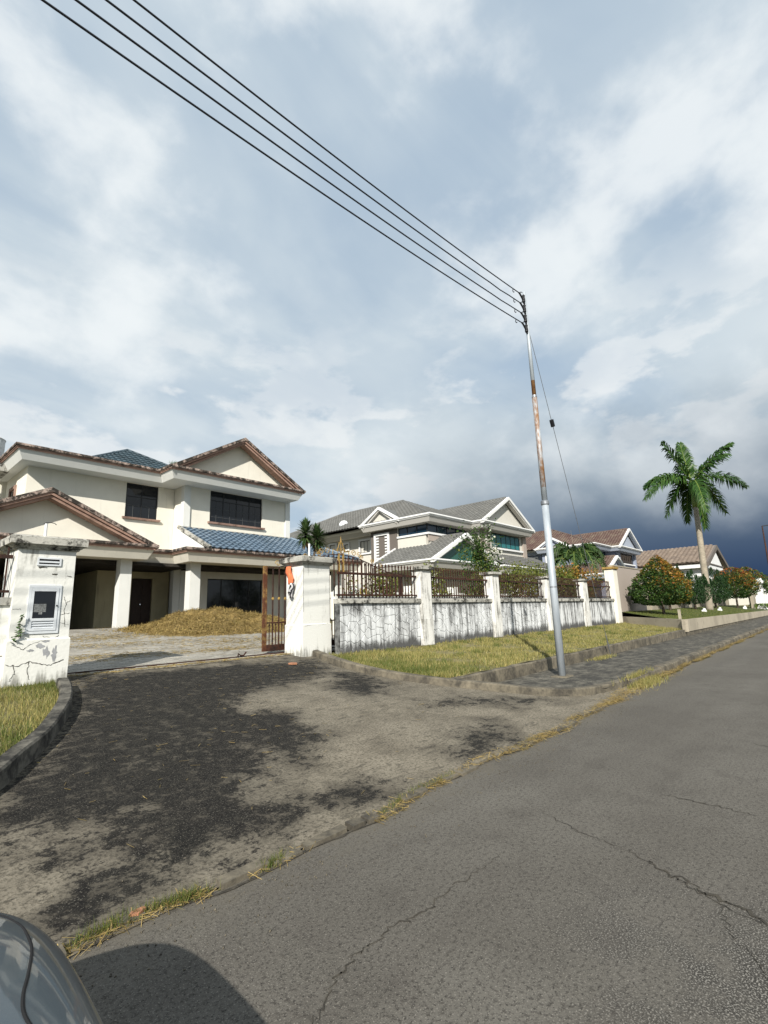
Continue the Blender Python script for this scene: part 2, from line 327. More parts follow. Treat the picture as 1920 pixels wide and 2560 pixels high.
# ------------------------------------------------------------------ mesh helpers
class MB:
    def __init__(s): s.v = []; s.f = []
    def add(s, vs_, fs):
        o = len(s.v); s.v += [tuple(q) for q in vs_]; s.f += [tuple(i + o for i in f) for f in fs]; return s
    def box(s, x0, x1, y0, y1, z0, z1):
        return s.add([(x0, y0, z0), (x1, y0, z0), (x1, y1, z0), (x0, y1, z0), (x0, y0, z1), (x1, y0, z1), (x1, y1, z1), (x0, y1, z1)],
                     [(0, 3, 2, 1), (4, 5, 6, 7), (0, 1, 5, 4), (1, 2, 6, 5), (2, 3, 7, 6), (3, 0, 4, 7)])
    def frustum(s, x0, x1, y0, y1, z0, z1, g0, g1):
        a = [(x0 - g0, y0 - g0, z0), (x1 + g0, y0 - g0, z0), (x1 + g0, y1 + g0, z0), (x0 - g0, y1 + g0, z0)]
        b = [(x0 - g1, y0 - g1, z1), (x1 + g1, y0 - g1, z1), (x1 + g1, y1 + g1, z1), (x0 - g1, y1 + g1, z1)]
        return s.add(a + b, [(0, 3, 2, 1), (4, 5, 6, 7), (0, 1, 5, 4), (1, 2, 6, 5), (2, 3, 7, 6), (3, 0, 4, 7)])
    def prism(s, poly, d):                      # poly: 3D points, extruded by vector d
        n = len(poly); d = Vector(d)
        a = [Vector(p) for p in poly]; b = [p + d for p in a]
        nrm = Vector((0, 0, 0))
        for i in range(n): nrm += a[i].cross(a[(i + 1) % n])
        if nrm.dot(d) > 0: a.reverse(); b.reverse()
        return s.add(a + b, [tuple(range(n)), tuple(range(2 * n - 1, n - 1, -1))] + [(i, i + n, (i + 1) % n + n, (i + 1) % n) for i in range(n)])
    def tube(s, pts, r, n=8, cap=True):
        pts = [Vector(p) for p in pts]; m = len(pts)
        rr = r if isinstance(r, (list, tuple)) else [r] * m
        o = len(s.v); ref = None
        for i, p in enumerate(pts):
            d = (pts[min(i + 1, m - 1)] - pts[max(i - 1, 0)]).normalized()
            if ref is None: ref = Vector((0, 0, 1)) if abs(d.z) < 0.9 else Vector((1, 0, 0))
            u = (ref - d * ref.dot(d)).normalized(); v = d.cross(u); ref = u
            for k in range(n):
                a = 2 * math.pi * k / n; s.v.append(tuple(p + (u * math.cos(a) + v * math.sin(a)) * rr[i]))
        for i in range(m - 1):
            for k in range(n):
                k2 = (k + 1) % n; s.f.append((o + i * n + k, o + i * n + k2, o + (i + 1) * n + k2, o + (i + 1) * n + k))
        if cap: s.f.append(tuple(o + k for k in range(n - 1, -1, -1))); s.f.append(tuple(o + (m - 1) * n + k for k in range(n)))
        return s
    def bar(s, a, b, w, h=None):                # square bar from a to b
        a = Vector(a); b = Vector(b); d = (b - a).normalized(); h = h or w
        u = Vector((0, 0, 1)) if abs(d.z) < 0.9 else Vector((1, 0, 0)); u = (u - d * u.dot(d)).normalized(); v = d.cross(u)
        q = [(u * (sx * h / 2) + v * (sy * w / 2)) for sx, sy in ((-1, -1), (-1, 1), (1, 1), (1, -1))]
        return s.add([a + k for k in q] + [b + k for k in q], [(0, 1, 2, 3), (7, 6, 5, 4), (0, 4, 5, 1), (1, 5, 6, 2), (2, 6, 7, 3), (3, 7, 4, 0)])
    def build(s, name, mat, parent=None, smooth=False, kind=None):
        me = bpy.data.meshes.new(name); me.from_pydata(s.v, [], s.f); me.update()
        return link(name, me, mat, parent, smooth, kind)
def link(name, me, mat, parent=None, smooth=False, kind=None):
    if mat is not None and len(me.materials) == 0: me.materials.append(MT[mat] if isinstance(mat, str) else mat)
    if smooth: me.polygons.foreach_set('use_smooth', [True] * len(me.polygons))
    o = bpy.data.objects.new(name, me); col.objects.link(o)
    if parent is not None:
        o.parent = parent
        if parent.type == 'EMPTY': o.matrix_parent_inverse = Matrix.Translation(-parent.location)
    if kind: o['kind'] = kind
    return o
def np_mesh(name, verts, faces, mat, parent=None, kind=None, smooth=False):
    me = bpy.data.meshes.new(name); k = faces.shape[1]
    me.vertices.add(len(verts)); me.vertices.foreach_set('co', verts.astype(np.float32).ravel())
    me.loops.add(faces.size); me.loops.foreach_set('vertex_index', faces.astype(np.int32).ravel())
    me.polygons.add(len(faces)); me.polygons.foreach_set('loop_start', np.arange(0, faces.size, k, dtype=np.int32))
    me.polygons.foreach_set('loop_total', np.full(len(faces), k, dtype=np.int32))
    me.update(calc_edges=True)
    return link(name, me, mat, parent, smooth, kind)
def thing(name, label, cat, loc=(0, 0, 0), group=None):
    o = bpy.data.objects.new(name, None); col.objects.link(o); o.location = loc; o.empty_display_size = 0.2
    return tag(o, label, cat, group)
def tag(o, label, cat, group=None):
    o['label'] = label; o['category'] = cat
    if group: o['group'] = group
    return o
def place(name, me, M, parent):
    o = bpy.data.objects.new(name, me); col.objects.link(o); o.parent = parent
    if parent.type == 'EMPTY': o.matrix_parent_inverse = Matrix.Translation(-parent.location)
    o.matrix_basis = M; return o
def sweep(mb, path, prof, closed=True):
    """carry a profile of (outward offset, z) along a counter-clockwise plan outline with mitred corners"""
    n = len(path); P = [Vector((p[0], p[1])) for p in path]; offs = []
    for i in range(n):
        d0 = (P[i] - P[i - 1]).normalized() if (closed or i > 0) else (P[1] - P[0]).normalized()
        d1 = (P[(i + 1) % n] - P[i]).normalized() if (closed or i < n - 1) else d0
        n0 = Vector((d0.y, -d0.x)); n1 = Vector((d1.y, -d1.x)); m = n0 + n1
        offs.append(m / max(0.2, m.dot(n0)) if m.length > 1e-6 else n0)
    o = len(mb.v); k = len(prof)
    for i in range(n):
        for (of, z) in prof: q = P[i] + offs[i] * of; mb.v.append((q.x, q.y, z))
    for i in range(n if closed else n - 1):
        j = (i + 1) % n
        for a in range(k):
            b = (a + 1) % k; mb.f.append((o + i * k + a, o + j * k + a, o + j * k + b, o + i * k + b))
    if not closed:
        mb.f.append(tuple(o + a for a in range(k))); mb.f.append(tuple(o + (n - 1) * k + a for a in range(k - 1, -1, -1)))
    return mb
def inset(path, d):
    n = len(path); P = [Vector((p[0], p[1])) for p in path]; out = []
    for i in range(n):
        d0 = (P[i] - P[i - 1]).normalized(); d1 = (P[(i + 1) % n] - P[i]).normalized()
        n0 = Vector((d0.y, -d0.x)); n1 = Vector((d1.y, -d1.x)); m = n0 + n1; q = P[i] - m / m.dot(n0) * d; out.append((q.x, q.y))
    return out
def slab(mb, path, z0, z1): return mb.prism([(x, y, z0) for x, y in path], (0, 0, z1 - z0))
def wall_open(mb, axis, a0, a1, z0, z1, c0, c1, holes):
    """a wall along X (axis 0) or Y (axis 1) from a0 to a1, thickness c0..c1, with rectangular openings (a, b, z, z)"""
    xs = sorted({a0, a1, *[h[0] for h in holes], *[h[1] for h in holes]})
    for i in range(len(xs) - 1):
        l, r = xs[i], xs[i + 1]; m = (l + r) / 2
        zs = [z0]
        for h in sorted([h for h in holes if h[0] < m < h[1]], key=lambda h: h[2]): zs += [h[2], h[3]]
        zs.append(z1)
        for q in range(0, len(zs), 2):
            if zs[q + 1] - zs[q] > 1e-4:
                if axis == 0: mb.box(l, r, c0, c1, zs[q], zs[q + 1])
                else: mb.box(c0, c1, l, r, zs[q], zs[q + 1])
    return mb
def smooth_path(pts, n=6):
    out = []; m = len(pts)
    for i in range(m - 1):
        p0, p1, p2, p3 = [Vector(pts[max(0, min(m - 1, i + k))]) for k in (-1, 0, 1, 2)]
        for k in range(n):
            u = k / n; out.append(0.5 * ((2 * p1) + (p2 - p0) * u + (2 * p0 - 5 * p1 + 4 * p2 - p3) * u * u + (3 * p1 - p0 - 3 * p2 + p3) * u ** 3))
    out.append(Vector(pts[-1])); return out
def blades(base, h, wd, lean=0.5, seed=1, bend=False):
    """grass blades: base (n,3), heights, widths -> verts, faces"""
    g = np.random.default_rng(seed); n = len(base)
    az = g.uniform(0, 2 * np.pi, n); la = g.uniform(0, 2 * np.pi, n); ln = g.uniform(0, lean, n) * h
    wv = np.stack([np.cos(az), np.sin(az), np.zeros(n)], 1) * (wd / 2)[:, None]
    tip = base + np.stack([np.cos(la) * ln, np.sin(la) * ln, np.sqrt(np.maximum(h * h - ln * ln, 1e-6))], 1)
    V = np.stack([base - wv, base + wv, tip], 1).reshape(-1, 3); F = np.arange(3 * n).reshape(n, 3); return V, F
def strands(base, length, wd, seed=1, tilt=0.35):
    """straw lying about: thin quads, nearly flat"""
    g = np.random.default_rng(seed); n = len(base); a = g.uniform(0, 2 * np.pi, n); tl = g.normal(0, tilt, n)
    d = np.stack([np.cos(a) * np.cos(tl), np.sin(a) * np.cos(tl), np.sin(tl)], 1) * (length / 2)[:, None]
    b = np.stack([-np.sin(a), np.cos(a), g.normal(0, 0.5, n)], 1); b /= np.linalg.norm(b, axis=1)[:, None]; b *= (wd / 2)[:, None]
    V = np.stack([base - d - b, base + d - b, base + d + b, base - d + b], 1).reshape(-1, 3); return V, np.arange(4 * n).reshape(n, 4)
def leaves(cent, size, seed=1, updown=0.6, ratio=0.45, out=None):
    """one diamond shaped leaf (two folded halves) for each centre"""
    g = np.random.default_rng(seed); n = len(cent)
    d = g.normal(0, 1, (n, 3)); d[:, 2] *= updown
    if out is not None: d = d * 0.7 + out
    d /= np.linalg.norm(d, axis=1)[:, None]
    r = g.normal(0, 1, (n, 3)); s = np.cross(d, r); s /= np.linalg.norm(s, axis=1)[:, None]
    L = size * g.uniform(0.7, 1.25, n); d = d * (L / 2)[:, None]; s = s * (L * ratio / 2)[:, None]
    up = np.cross(d, s); up /= np.linalg.norm(up, axis=1)[:, None]; up *= (L * 0.08)[:, None]
    V = np.stack([cent - d, cent + s + up, cent + d, cent - s + up], 1).reshape(-1, 3)
    F = (np.arange(n)[:, None] * 4 + np.array([[0, 1, 2, 3]])); return V, F

# ================================================================== SETTING
KD = 0.66 / (9.9 - 3.06)
def zdrive(y): return KD * (y - 3.06)
def zyard(y): return 0.66 + (0.03 * (y - 9.5) / 0.7 if y < 10.2 else 0.03 + min(0.70, 0.0715 * (y - 10.2)))
def structure(o): o['kind'] = 'structure'; return o
def grid_mesh(name, xs_fn, ys, nx, zf, mat, jitter=0.0):
    V = []; F = []
    for j, y in enumerate(ys):
        a, b = xs_fn(y)
        for i in range(nx + 1):
            x = a + (b - a) * i / nx; V.append((x, y, zf(x, y) + (rng.uniform(-jitter, jitter) if jitter else 0)))
    for j in range(len(ys) - 1):
        for i in range(nx): k = j * (nx + 1) + i; F.append((k, k + 1, k + nx + 2, k + nx + 1))
    me = bpy.data.meshes.new(name); me.from_pydata(V, [], F); me.update(); return me

m = MB(); m.add([(-1500, -1500, -0.10), (1500, -1500, -0.10), (1500, 1500, -0.10), (-1500, 1500, -0.10)], [(0, 1, 2, 3)]); structure(m.build('ground', 'ground'))
YE = 3.06
xsr = [(-60 + i * 0.5) for i in range(0, 420)]
m = MB()
def edge(x): return YE + 0.05 * math.sin(x * 1.7) + 0.03 * math.sin(x * 5.1 + 1) + (0.10 if x > 9 else 0) * min(1, max(0, (x - 9) / 2))
for x in xsr: m.v += [(x, -4.4, 0.0), (x, edge(x), 0.0)]
for i in range(len(xsr) - 1): m.f.append((2 * i, 2 * i + 2, 2 * i + 3, 2 * i + 1))
road = structure(m.build('road', 'asphalt'))
m = MB(); m.box(-60, 150, -4.62, -4.4, -0.1, 0.12); structure(m.build('kerb_opposite', 'kerb'))
m = MB(); m.box(-60, 150, -30, -4.62, -0.1, 0.10); structure(m.build('verge_opposite', 'lawn'))

# cracks in the asphalt: thin sunken-looking ribbons of dirt, children of the road
def crack(pts, w0, seed, rough=0.032, sub=13):
    g = random.Random(seed); P = []
    for i in range(len(pts) - 1):
        for k in range(sub):
            u = k / sub; x = pts[i][0] * (1 - u) + pts[i + 1][0] * u; y = pts[i][1] * (1 - u) + pts[i + 1][1] * u
            P.append((x + g.gauss(0, rough * 0.45), y + g.gauss(0, rough * 0.45)))
    P.append(pts[-1]); mb = MB()
    for i, (x, y) in enumerate(P):
        d = Vector(P[min(i + 1, len(P) - 1)]) - Vector(P[max(i - 1, 0)]); d.normalize(); ww = w0 * g.uniform(0.25, 1.2) * min(1, 0.25 + 3.0 * min(i, len(P) - 1 - i) / len(P))
        mb.v += [(x - d.y * ww, y + d.x * ww, 0.004), (x + d.y * ww, y - d.x * ww, 0.004)]
    for i in range(len(P) - 1): mb.f.append((2 * i, 2 * i + 1, 2 * i + 3, 2 * i + 2))
    return mb.build('crack', 'crack', road)
crack([(4.09, 2.06), (3.89, 1.68), (3.78, 1.3)], 0.004, 1)
crack([(3.78, 1.3), (3.67, 1.06), (3.54, 0.81), (3.42, 0.52), (3.28, 0.15), (3.2, -0.3)], 0.012, 2)
crack([(3.66, 1.04), (3.5, 0.84), (3.36, 0.5)], 0.005, 12)
crack([(3.25, 1.92), (2.88, 1.96), (2.45, 1.95), (2.1, 1.99), (1.78, 1.95), (1.55, 1.84), (1.3, 1.7)], 0.0045, 3)
crack([(5.01, 1.37), (5.0, 1.05), (4.95, 0.71)], 0.008, 4)
crack([(3.45, 0.72), (3.2, 0.66), (3.0, 0.5), (2.75, 0.4)], 0.0025, 6)
crack([(7.4, 1.1), (7.2, 0.7), (7.5, 0.3)], 0.006, 7)

# driveway apron between its two curved kerbs
KL = [(2.95, 10.15), (2.86, 9.7), (2.75, 9.2), (2.62, 8.57), (2.39, 7.8), (2.05, 6.98), (1.78, 6.42), (1.46, 5.92), (1.19, 5.47), (0.75, 4.9), (0.2, 4.35), (-0.5, 3.85), (-1.5, 3.5), (-3.0, 3.34), (-6, 3.3)]
KRR = [(8.15, 9.85), (7.75, 8.6), (7.52, 7.4), (7.56, 6.5), (7.85, 5.6), (8.25, 4.7), (8.6, 4.05), (9.2, 3.6), (10.0, 3.42), (11.0, 3.35)]
sl = smooth_path([(x, y, 0) for x, y in KL], 5); sr_ = smooth_path([(x, y, 0) for x, y in KRR], 5)
def interp(path, y):
    p = sorted([(q.y, q.x) for q in path])
    if y <= p[0][0]: return p[0][1]
    for a, b in zip(p, p[1:]):
        if y <= b[0]: return a[1] + (b[1] - a[1]) * (y - a[0]) / max(1e-6, b[0] - a[0])
    return p[-1][1]
def xl(y): return interp(sl, y)
def xr(y): return interp(sr_, y)
ST1 = [(2.91, 9.52), (4.33, 9.75), (6.23, 9.55), (7.2, 8.9), (6.7, 7.75), (5.57, 7.6), (4.7, 7.3), (4.0, 6.5), (4.5, 5.8), (4.15, 4.95), (3.6, 4.5), (3.36, 5.0), (3.06, 4.37), (2.67, 4.08), (2.75, 3.74), (2.6, 3.42), (2.2, 3.5), (1.95, 3.36), (1.74, 3.45), (1.64, 3.78), (1.61, 4.09), (1.72, 4.28), (1.88, 4.35), (1.85, 4.5), (1.5, 4.58), (1.24, 4.51), (1.01, 4.48), (0.5, 5.0), (1.19, 5.43), (1.78, 6.4), (2.4, 7.8), (2.7, 8.6)]
ST2 = [(1.0, 3.45), (1.24, 3.72), (1.45, 3.65), (1.65, 3.62), (1.75, 3.43), (1.55, 3.38), (1.3, 3.36), (1.05, 3.25)]
ST3 = [(6.2, 5.85), (7.0, 6.2), (7.5, 7.6), (7.2, 8.3), (6.6, 7.4), (6.0, 6.3)]
ST4 = [(5.6, 3.9), (6.2, 3.75), (5.8, 3.35), (4.9, 3.25), (5.2, 3.6)]
ST5 = [(3.05, 3.62), (3.5, 3.55), (3.85, 3.4), (3.3, 3.3)]
ST6 = [(1.18, 4.0), (1.42, 4.12), (1.35, 3.95)]
ST7 = [(6.4, 4.9), (7.4, 4.4), (8.3, 3.95), (8.0, 4.25), (7.0, 5.0)]
ST8 = [(0.6, 4.3), (1.6, 4.75), (2.4, 5.5), (3.2, 7.0), (4.2, 9.6), (2.8, 9.7), (2.4, 7.9), (1.8, 6.4), (1.1, 5.3)]
ST9 = [(4.6, 9.5), (7.6, 9.2), (7.4, 8.2), (6.6, 7.6), (5.9, 8.4), (5.0, 8.2)]
def seg_d(px_, py_, poly):
    d = np.full(px_.shape, 1e9); inside = np.zeros(px_.shape, bool); n = len(poly)
    for i in range(n):
        x0, y0 = poly[i]; x1, y1 = poly[(i + 1) % n]; dx, dy = x1 - x0, y1 - y0
        u = np.clip(((px_ - x0) * dx + (py_ - y0) * dy) / (dx * dx + dy * dy + 1e-9), 0, 1)
        d = np.minimum(d, np.hypot(px_ - x0 - u * dx, py_ - y0 - u * dy))
        c = ((y0 > py_) != (y1 > py_)) & (px_ < dx * (py_ - y0) / (dy + 1e-12) + x0); inside ^= c
    return np.where(inside, d, -d)
ysd = [3.06 + (10.15 - 3.06) * (j / 110) ** 1.15 for j in range(111)]
me = grid_mesh('driveway', lambda y: (xl(max(y, 3.36)) - 0.02, xr(max(min(y, 9.84), 3.36)) + 0.02), ysd, 160,
               lambda x, y: zdrive(y) + 0.006 + 0.012 * math.sin(x * 2.1 + y) * math.sin(y * 1.7) * min(1, max(0, y - 3.1)), 'drive')
co = np.empty(len(me.vertices) * 3, np.float32); me.vertices.foreach_get('co', co); co = co.reshape(-1, 3)
st = np.full(len(co), -9.0)
for k, (poly, amp, bias) in enumerate(((ST1, 1.0, 0), (ST2, 1.2, 0), (ST3, .7, -.12), (ST4, .7, -.1), (ST5, 1.2, -.08), (ST6, 1.5, 0), (ST7, .8, -.1), (ST8, .35, -.06), (ST9, .5, -.02))):
    st = np.maximum(st, seg_d(co[:, 0], co[:, 1], poly) * amp + bias)
me.attributes.new('stain', 'FLOAT', 'POINT').data.foreach_set('value', np.clip(st, -0.6, 0.4).astype(np.float32))
me.materials.append(MT['drive']); me.polygons.foreach_set('use_smooth', [True] * len(me.polygons))
drive = structure(link('driveway', me, None))
# broken concrete lip where the apron meets the road
m = MB(); g = random.Random(5); x = -2.5
lip = MB()
while x < 8.6:
    L = g.uniform(0.10, 0.42); y0 = edge(x) - g.uniform(0.015, 0.06); y1 = edge(x) + g.uniform(0.03, 0.08); h = g.uniform(0.012, 0.034)
    lip.prism([(x, y0, -0.03), (x + L * 0.94, y0 + g.uniform(-0.02, 0.02), -0.03), (x + L, y1, -0.03), (x + 0.02, y1 + g.uniform(-0.02, 0.03), -0.03)], (0, 0, 0.03 + h)); x += L + g.uniform(0.006, 0.03)
o = lip.build('broken_edge', 'kerb', drive)
m = MB()
for i in range(120):
    xx = -2 + i * 0.09; a = edge(xx) - 0.035 + g.uniform(-0.012, 0.012); m.v += [(xx, a - g.uniform(0.006, 0.02), 0.005), (xx, a + g.uniform(0.004, 0.016), 0.005)]
for i in range(119): m.f.append((2 * i, 2 * i + 2, 2 * i + 3, 2 * i + 1))
m.build('crack', 'crack', road)

# kerbs along the driveway
def kerb_run(name, path, side, width, h, mat, zf):
    """upright kerb on the given side (+1 left of travel) of the base line"""
    mb = MB(); n = len(path)
    for i, p in enumerate(path):
        d = (path[min(i + 1, n - 1)] - path[max(i - 1, 0)]); d.z = 0; d.normalize(); nn = Vector((-d.y, d.x, 0)) * side
        z0 = zf(p.y); hh = h(i / (n - 1)) if callable(h) else h
        a = Vector((p.x, p.y, z0 - 0.12)); 
        for off, zz_ in ((0, -0.12), (0.012, hh - 0.02), (0.03, hh), (width - 0.02, hh + 0.004), (width, hh - 0.02), (width, -0.12)):
            q = p + nn * off; mb.v.append((q.x, q.y, z0 + zz_))
    for i in range(n - 1):
        for a in range(5): mb.f.append((i * 6 + a, (i + 1) * 6 + a, (i + 1) * 6 + a + 1, i * 6 + a + 1) if side > 0 else (i * 6 + a + 1, (i + 1) * 6 + a + 1, (i + 1) * 6 + a, i * 6 + a))
    mb.f.append((0, 1, 2, 3, 4, 5)); k = (n - 1) * 6; mb.f.append((k + 5, k + 4, k + 3, k + 2, k + 1, k)); return structure(mb.build(name, mat))
kl = smooth_path([(x, y, 0) for x, y in KL[2:]], 6); kr = smooth_path([(x, y, 0) for x, y in KRR], 6)
kerb_run('driveway_kerb_near', kl, -1, 0.17, 0.18, 'kerb_dark', lambda y: max(zdrive(y), 0.02))
kerb_run('driveway_kerb_far', kr, 1, 0.17, 0.13, 'kerb', lambda y: zdrive(y) + 0.004)

# footpath with its kerb of separate stones
ys = [3.42 + (5.56 - 3.42) * j / 14 for j in range(15)]
def zfoot(x, y): return 0.115 + 0.02 * math.sin(x * 0.7) * math.sin(y * 2 + x * 0.2) * 0.5 + max(0, 0.10 * (1 - (x - xr(max(y, 3.45))) / 1.3)) * min(1, max(0, (y - 4.2)))
me = grid_mesh('footpath', lambda y: (xr(max(y, 3.45)) + 0.10, 140), ys, 180, zfoot, 'footpath')
V = [0] * 0
# finer steps near the driveway
xx_ = np.array([v.co.x for v in me.vertices]); 
for v in me.vertices:
    a = xr(max(v.co.y, 3.45)) + 0.10; u = max(0.0, (v.co.x - a) / (140 - a)); v.co.x = a + (140 - a) * u ** 2.2; v.co.z = zfoot(v.co.x, v.co.y)
me.materials.append(MT['footpath']); structure(link('footpath', me, None))
kerb_root = structure(bpy.data.objects.new('roadside_kerb', None)); col.objects.link(kerb_root); kerb_root.location = (11, 3.3, 0)
g = random.Random(9); x = 10.95; n = 0
while x < 120:
    L = g.uniform(0.75, 1.0); dy = g.uniform(-0.03, 0.03); top = 0.16 + g.uniform(-0.018, 0.015)
    mb = MB(); c = 0.03; y0 = 3.32 + dy; y1 = 3.50
    q = [(y0, -0.05), (y0 + 0.01, top - c), (y0 + c + 0.01, top), (y1, top + 0.003), (y1, -0.05)]
    e0 = g.uniform(-0.01, 0.01)
    mb.prism([(x, a, b) for a, b in q], (L - 0.025, e0, 0)); mb.build('kerb_stone', 'kerb', kerb_root); x += L
m = MB(); m.box(-60, -2.9, 3.32, 3.5, -0.1, 0.15); structure(m.build('kerb_left', 'kerb_dark'))
me = grid_mesh('footpath_left', lambda y: (-60, xl(max(y, 3.36)) - 0.13), [3.42 + 2.2 * j / 10 for j in range(11)], 40, lambda x, y: 0.13 + 0.045 * max(0, y - 3.5) + max(0, 1 + (x - xl(max(y, 3.36))) / 2) * zdrive(y) * 0.7, 'footpath'); me.materials.append(MT['footpath']); structure(link('footpath_left', me, None))

# verge bank and its retaining kerb
def zverge(x, y): return 0.385 + 0.066 * (y - 5.65) + 0.012 * math.sin(x * 3.1 + y * 2) + 0.010 * math.sin(y * 5.3 + x * 0.7)
def xvend(y): return 27.1 + (y - 5.5) * 0.95
ysv = [5.60 + (9.55 - 5.60) * j / 30 for j in range(31)]
me = grid_mesh('verge', lambda y: (xr(y) + 0.12 if y < 9.8 else 8.2, xvend(y) + 0.2), ysv, 130, zverge, 'soil'); me.materials.append(MT['soil'])
me.polygons.foreach_set('use_smooth', [True] * len(me.polygons)); structure(link('verge', me, None))
m = MB(); N = 60; g = random.Random(3)
for i in range(N + 1):
    x = 7.98 + (27.2 - 7.98) * i / N; dj = g.uniform(-0.015, 0.015); zt = 0.37 + 0.002 * (x - 8) + g.uniform(-0.01, 0.01)
    m.v += [(x, 5.50 + dj, 0.0), (x, 5.51 + dj, zt - 0.02), (x, 5.53 + dj, zt), (x, 5.66, zt), (x, 5.66, 0.0)]
for i in range(N):
    for a in range(4): m.f.append((i * 5 + a, i * 5 + 5 + a, i * 5 + 6 + a, i * 5 + a + 1))
structure(m.build('verge_kerb', 'kerb'))
m = MB(); m.box(27.2, 90, 5.50, 5.64, 0.0, 0.34); structure(m.build('verge_kerb_far', 'kerb'))
me = grid_mesh('verge_left', lambda y: (-60, xl(y) - 0.13), [5.55 + 4.2 * j / 24 for j in range(25)], 60, lambda x, y: 0.40 + 0.065 * (y - 5.55) + 0.01 * math.sin(y * 7 + x * 5), 'soil'); me.materials.append(MT['soil']); structure(link('verge_left', me, None))

# yard behind the walls, rising to the houses
ysy = [9.55, 10.2, 12, 14, 16, 18, 20.2, 26, 40, 80, 300]
me = grid_mesh('yard', lambda y: (-300, 400), ysy, 20, lambda x, y: zyard(y) - 0.045, 'soil'); me.materials.append(MT['soil']); structure(link('yard', me, None))
# garden behind the buff retaining wall
def zgar(y): return 0.80 + 0.115 * (y - 5.6)
me = grid_mesh('garden_lawn', lambda y: (27.3 + (y - 5.6) * 0.95, 74), [5.62 + 3.85 * j / 12 for j in range(13)], 60, lambda x, y: zgar(y) - 0.006 * max(0, x - 27) * (1 - (y - 5.6) / 4) , 'lawn'); me.materials.append(MT['lawn']); structure(link('garden_lawn', me, None))

# grass on the verges
n = 62000; y = 5.64 + (9.25 - 5.64) * nr.random(n) ** 1.0; a = np.array([xr(v) + 0.14 for v in y]); b = np.array([xvend(v) for v in y])
u = nr.random(n) ** 1.5; x = a + (b - a) * u
clump = np.sin(x * 2.3 + 1.3 * np.sin(y * 1.9)) * np.sin(y * 3.1 + np.sin(x * 1.1)) 
keep = nr.random(n) < np.clip(0.75 + 0.55 * clump + 0.35 * np.sin(x * 6.1 + y * 4.7), 0.12, 1); x, y, clump = x[keep], y[keep], clump[keep]; n = len(x)
z = np.array([zverge(p, q) for p, q in zip(x, y)])
V, F = blades(np.stack([x, y, z - 0.01], 1), (0.05 + 0.075 * nr.random(n) ** 1.5) * (1 + 0.45 * clump), 0.012 + 0.016 * nr.random(n), 0.85, 3)
tag(np_mesh('mown_grass', V, F, 'drygrass', kind='stuff'), 'dry mown yellow green grass on the bank below the boundary wall', 'grass')
n = 9000; y = 5.64 + 3.5 * nr.random(n); x = np.array([xr(v) + 0.14 for v in y]) + np.abs(nr.normal(0, 0.9, n)); k = (x > 7.4)
sel = nr.random(n) < np.where(y < 7.2, 0.9, 0.35); x, y = x[sel], y[sel]; z = np.array([zverge(p, q) for p, q in zip(x, y)])
V, F = blades(np.stack([x, y, z - 0.01], 1), 0.06 + 0.08 * nr.random(len(x)), 0.009 + 0.006 * nr.random(len(x)), 0.7, 4)
tag(np_mesh('green_grass', V, F, 'greengrass', kind='stuff'), 'greener taller grass at the corner of the bank by the driveway kerb', 'grass')
n = 26000; y = 5.6 + 4.05 * nr.random(n); b = np.array([xl(v) - 0.19 for v in y]); x = b - 5.5 * nr.random(n) ** 1.4
V, F = blades(np.stack([x, y, 0.40 + 0.065 * (y - 5.55) - 0.01], 1), 0.05 + 0.06 * nr.random(n), 0.008 + 0.006 * nr.random(n), 0.8, 5)
half = (np.sin(x * 1.7 + y) + nr.normal(0, .6, n)) > 0.0
Fg = F[half]; Fd = F[~half]
tag(np_mesh('left_verge_grass', V, Fg, 'greengrass', kind='stuff'), 'green grass below the pillar with the meter box', 'grass')
tag(np_mesh('left_verge_dry_grass', V, Fd, 'drygrass', kind='stuff'), 'dry grass mixed in below the pillar with the meter box', 'grass')
n = 20000; y = 5.66 + 3.6 * nr.random(n); x = 27.4 + (y - 5.5) * 0.95 + 32 * nr.random(n) ** 1.6
V, F = blades(np.stack([x, y, zgar(y) - 0.006 * np.maximum(0, x - 27) * (1 - (y - 5.6) / 4)], 1), 0.04 + 0.04 * nr.random(n), 0.012 + 0.01 * nr.random(n), 0.7, 6)
tag(np_mesh('garden_grass', V, F, 'greengrass', kind='stuff'), 'short green lawn under the clipped trees', 'grass')
# straw and weeds caught along the road edge
def edge_straw(name, label, spans, seed):
    g = np.random.default_rng(seed); B = []
    for (x0, x1, n, wy, dy, hz) in spans:
        xx = g.uniform(x0, x1, n); cl = 0.5 + 0.5 * np.sin(xx * 7 + seed) * np.sin(xx * 2.3); keep = g.random(n) < (0.35 + 0.65 * cl); xx = xx[keep]
        yy = np.array([edge(v) for v in xx]) + dy + g.normal(0, wy, len(xx)); B.append(np.stack([xx, yy, 0.008 + np.abs(g.normal(0, hz, len(xx)))], 1))
    B = np.concatenate(B); V, F = strands(B, g.uniform(0.03, 0.14, len(B)), g.uniform(0.002, 0.0042, len(B)), seed, 0.22)
    return tag(np_mesh(name, V, F, 'straw', kind='stuff'), label, 'straw')
edge_straw('straw_drift', 'dry straw caught in the joint between driveway and road', [(1.0, 1.75, 750, 0.035, 0.0, 0.007), (2.0, 2.5, 90, 0.03, 0, 0.008), (3.1, 4.2, 900, 0.035, -0.02, 0.01), (4.2, 5.0, 500, 0.03, 0.02, 0.01), (5.0, 9.5, 3600, 0.05, 0.0, 0.014)], 21)
edge_straw('straw_fringe', 'dry grass fringe along the foot of the roadside kerb', [(9.0, 13.5, 4500, 0.11, 0.08, 0.03), (13.0, 26, 6500, 0.06, 0.08, 0.025), (26, 45, 3500, 0.05, 0.06, 0.02)], 22)
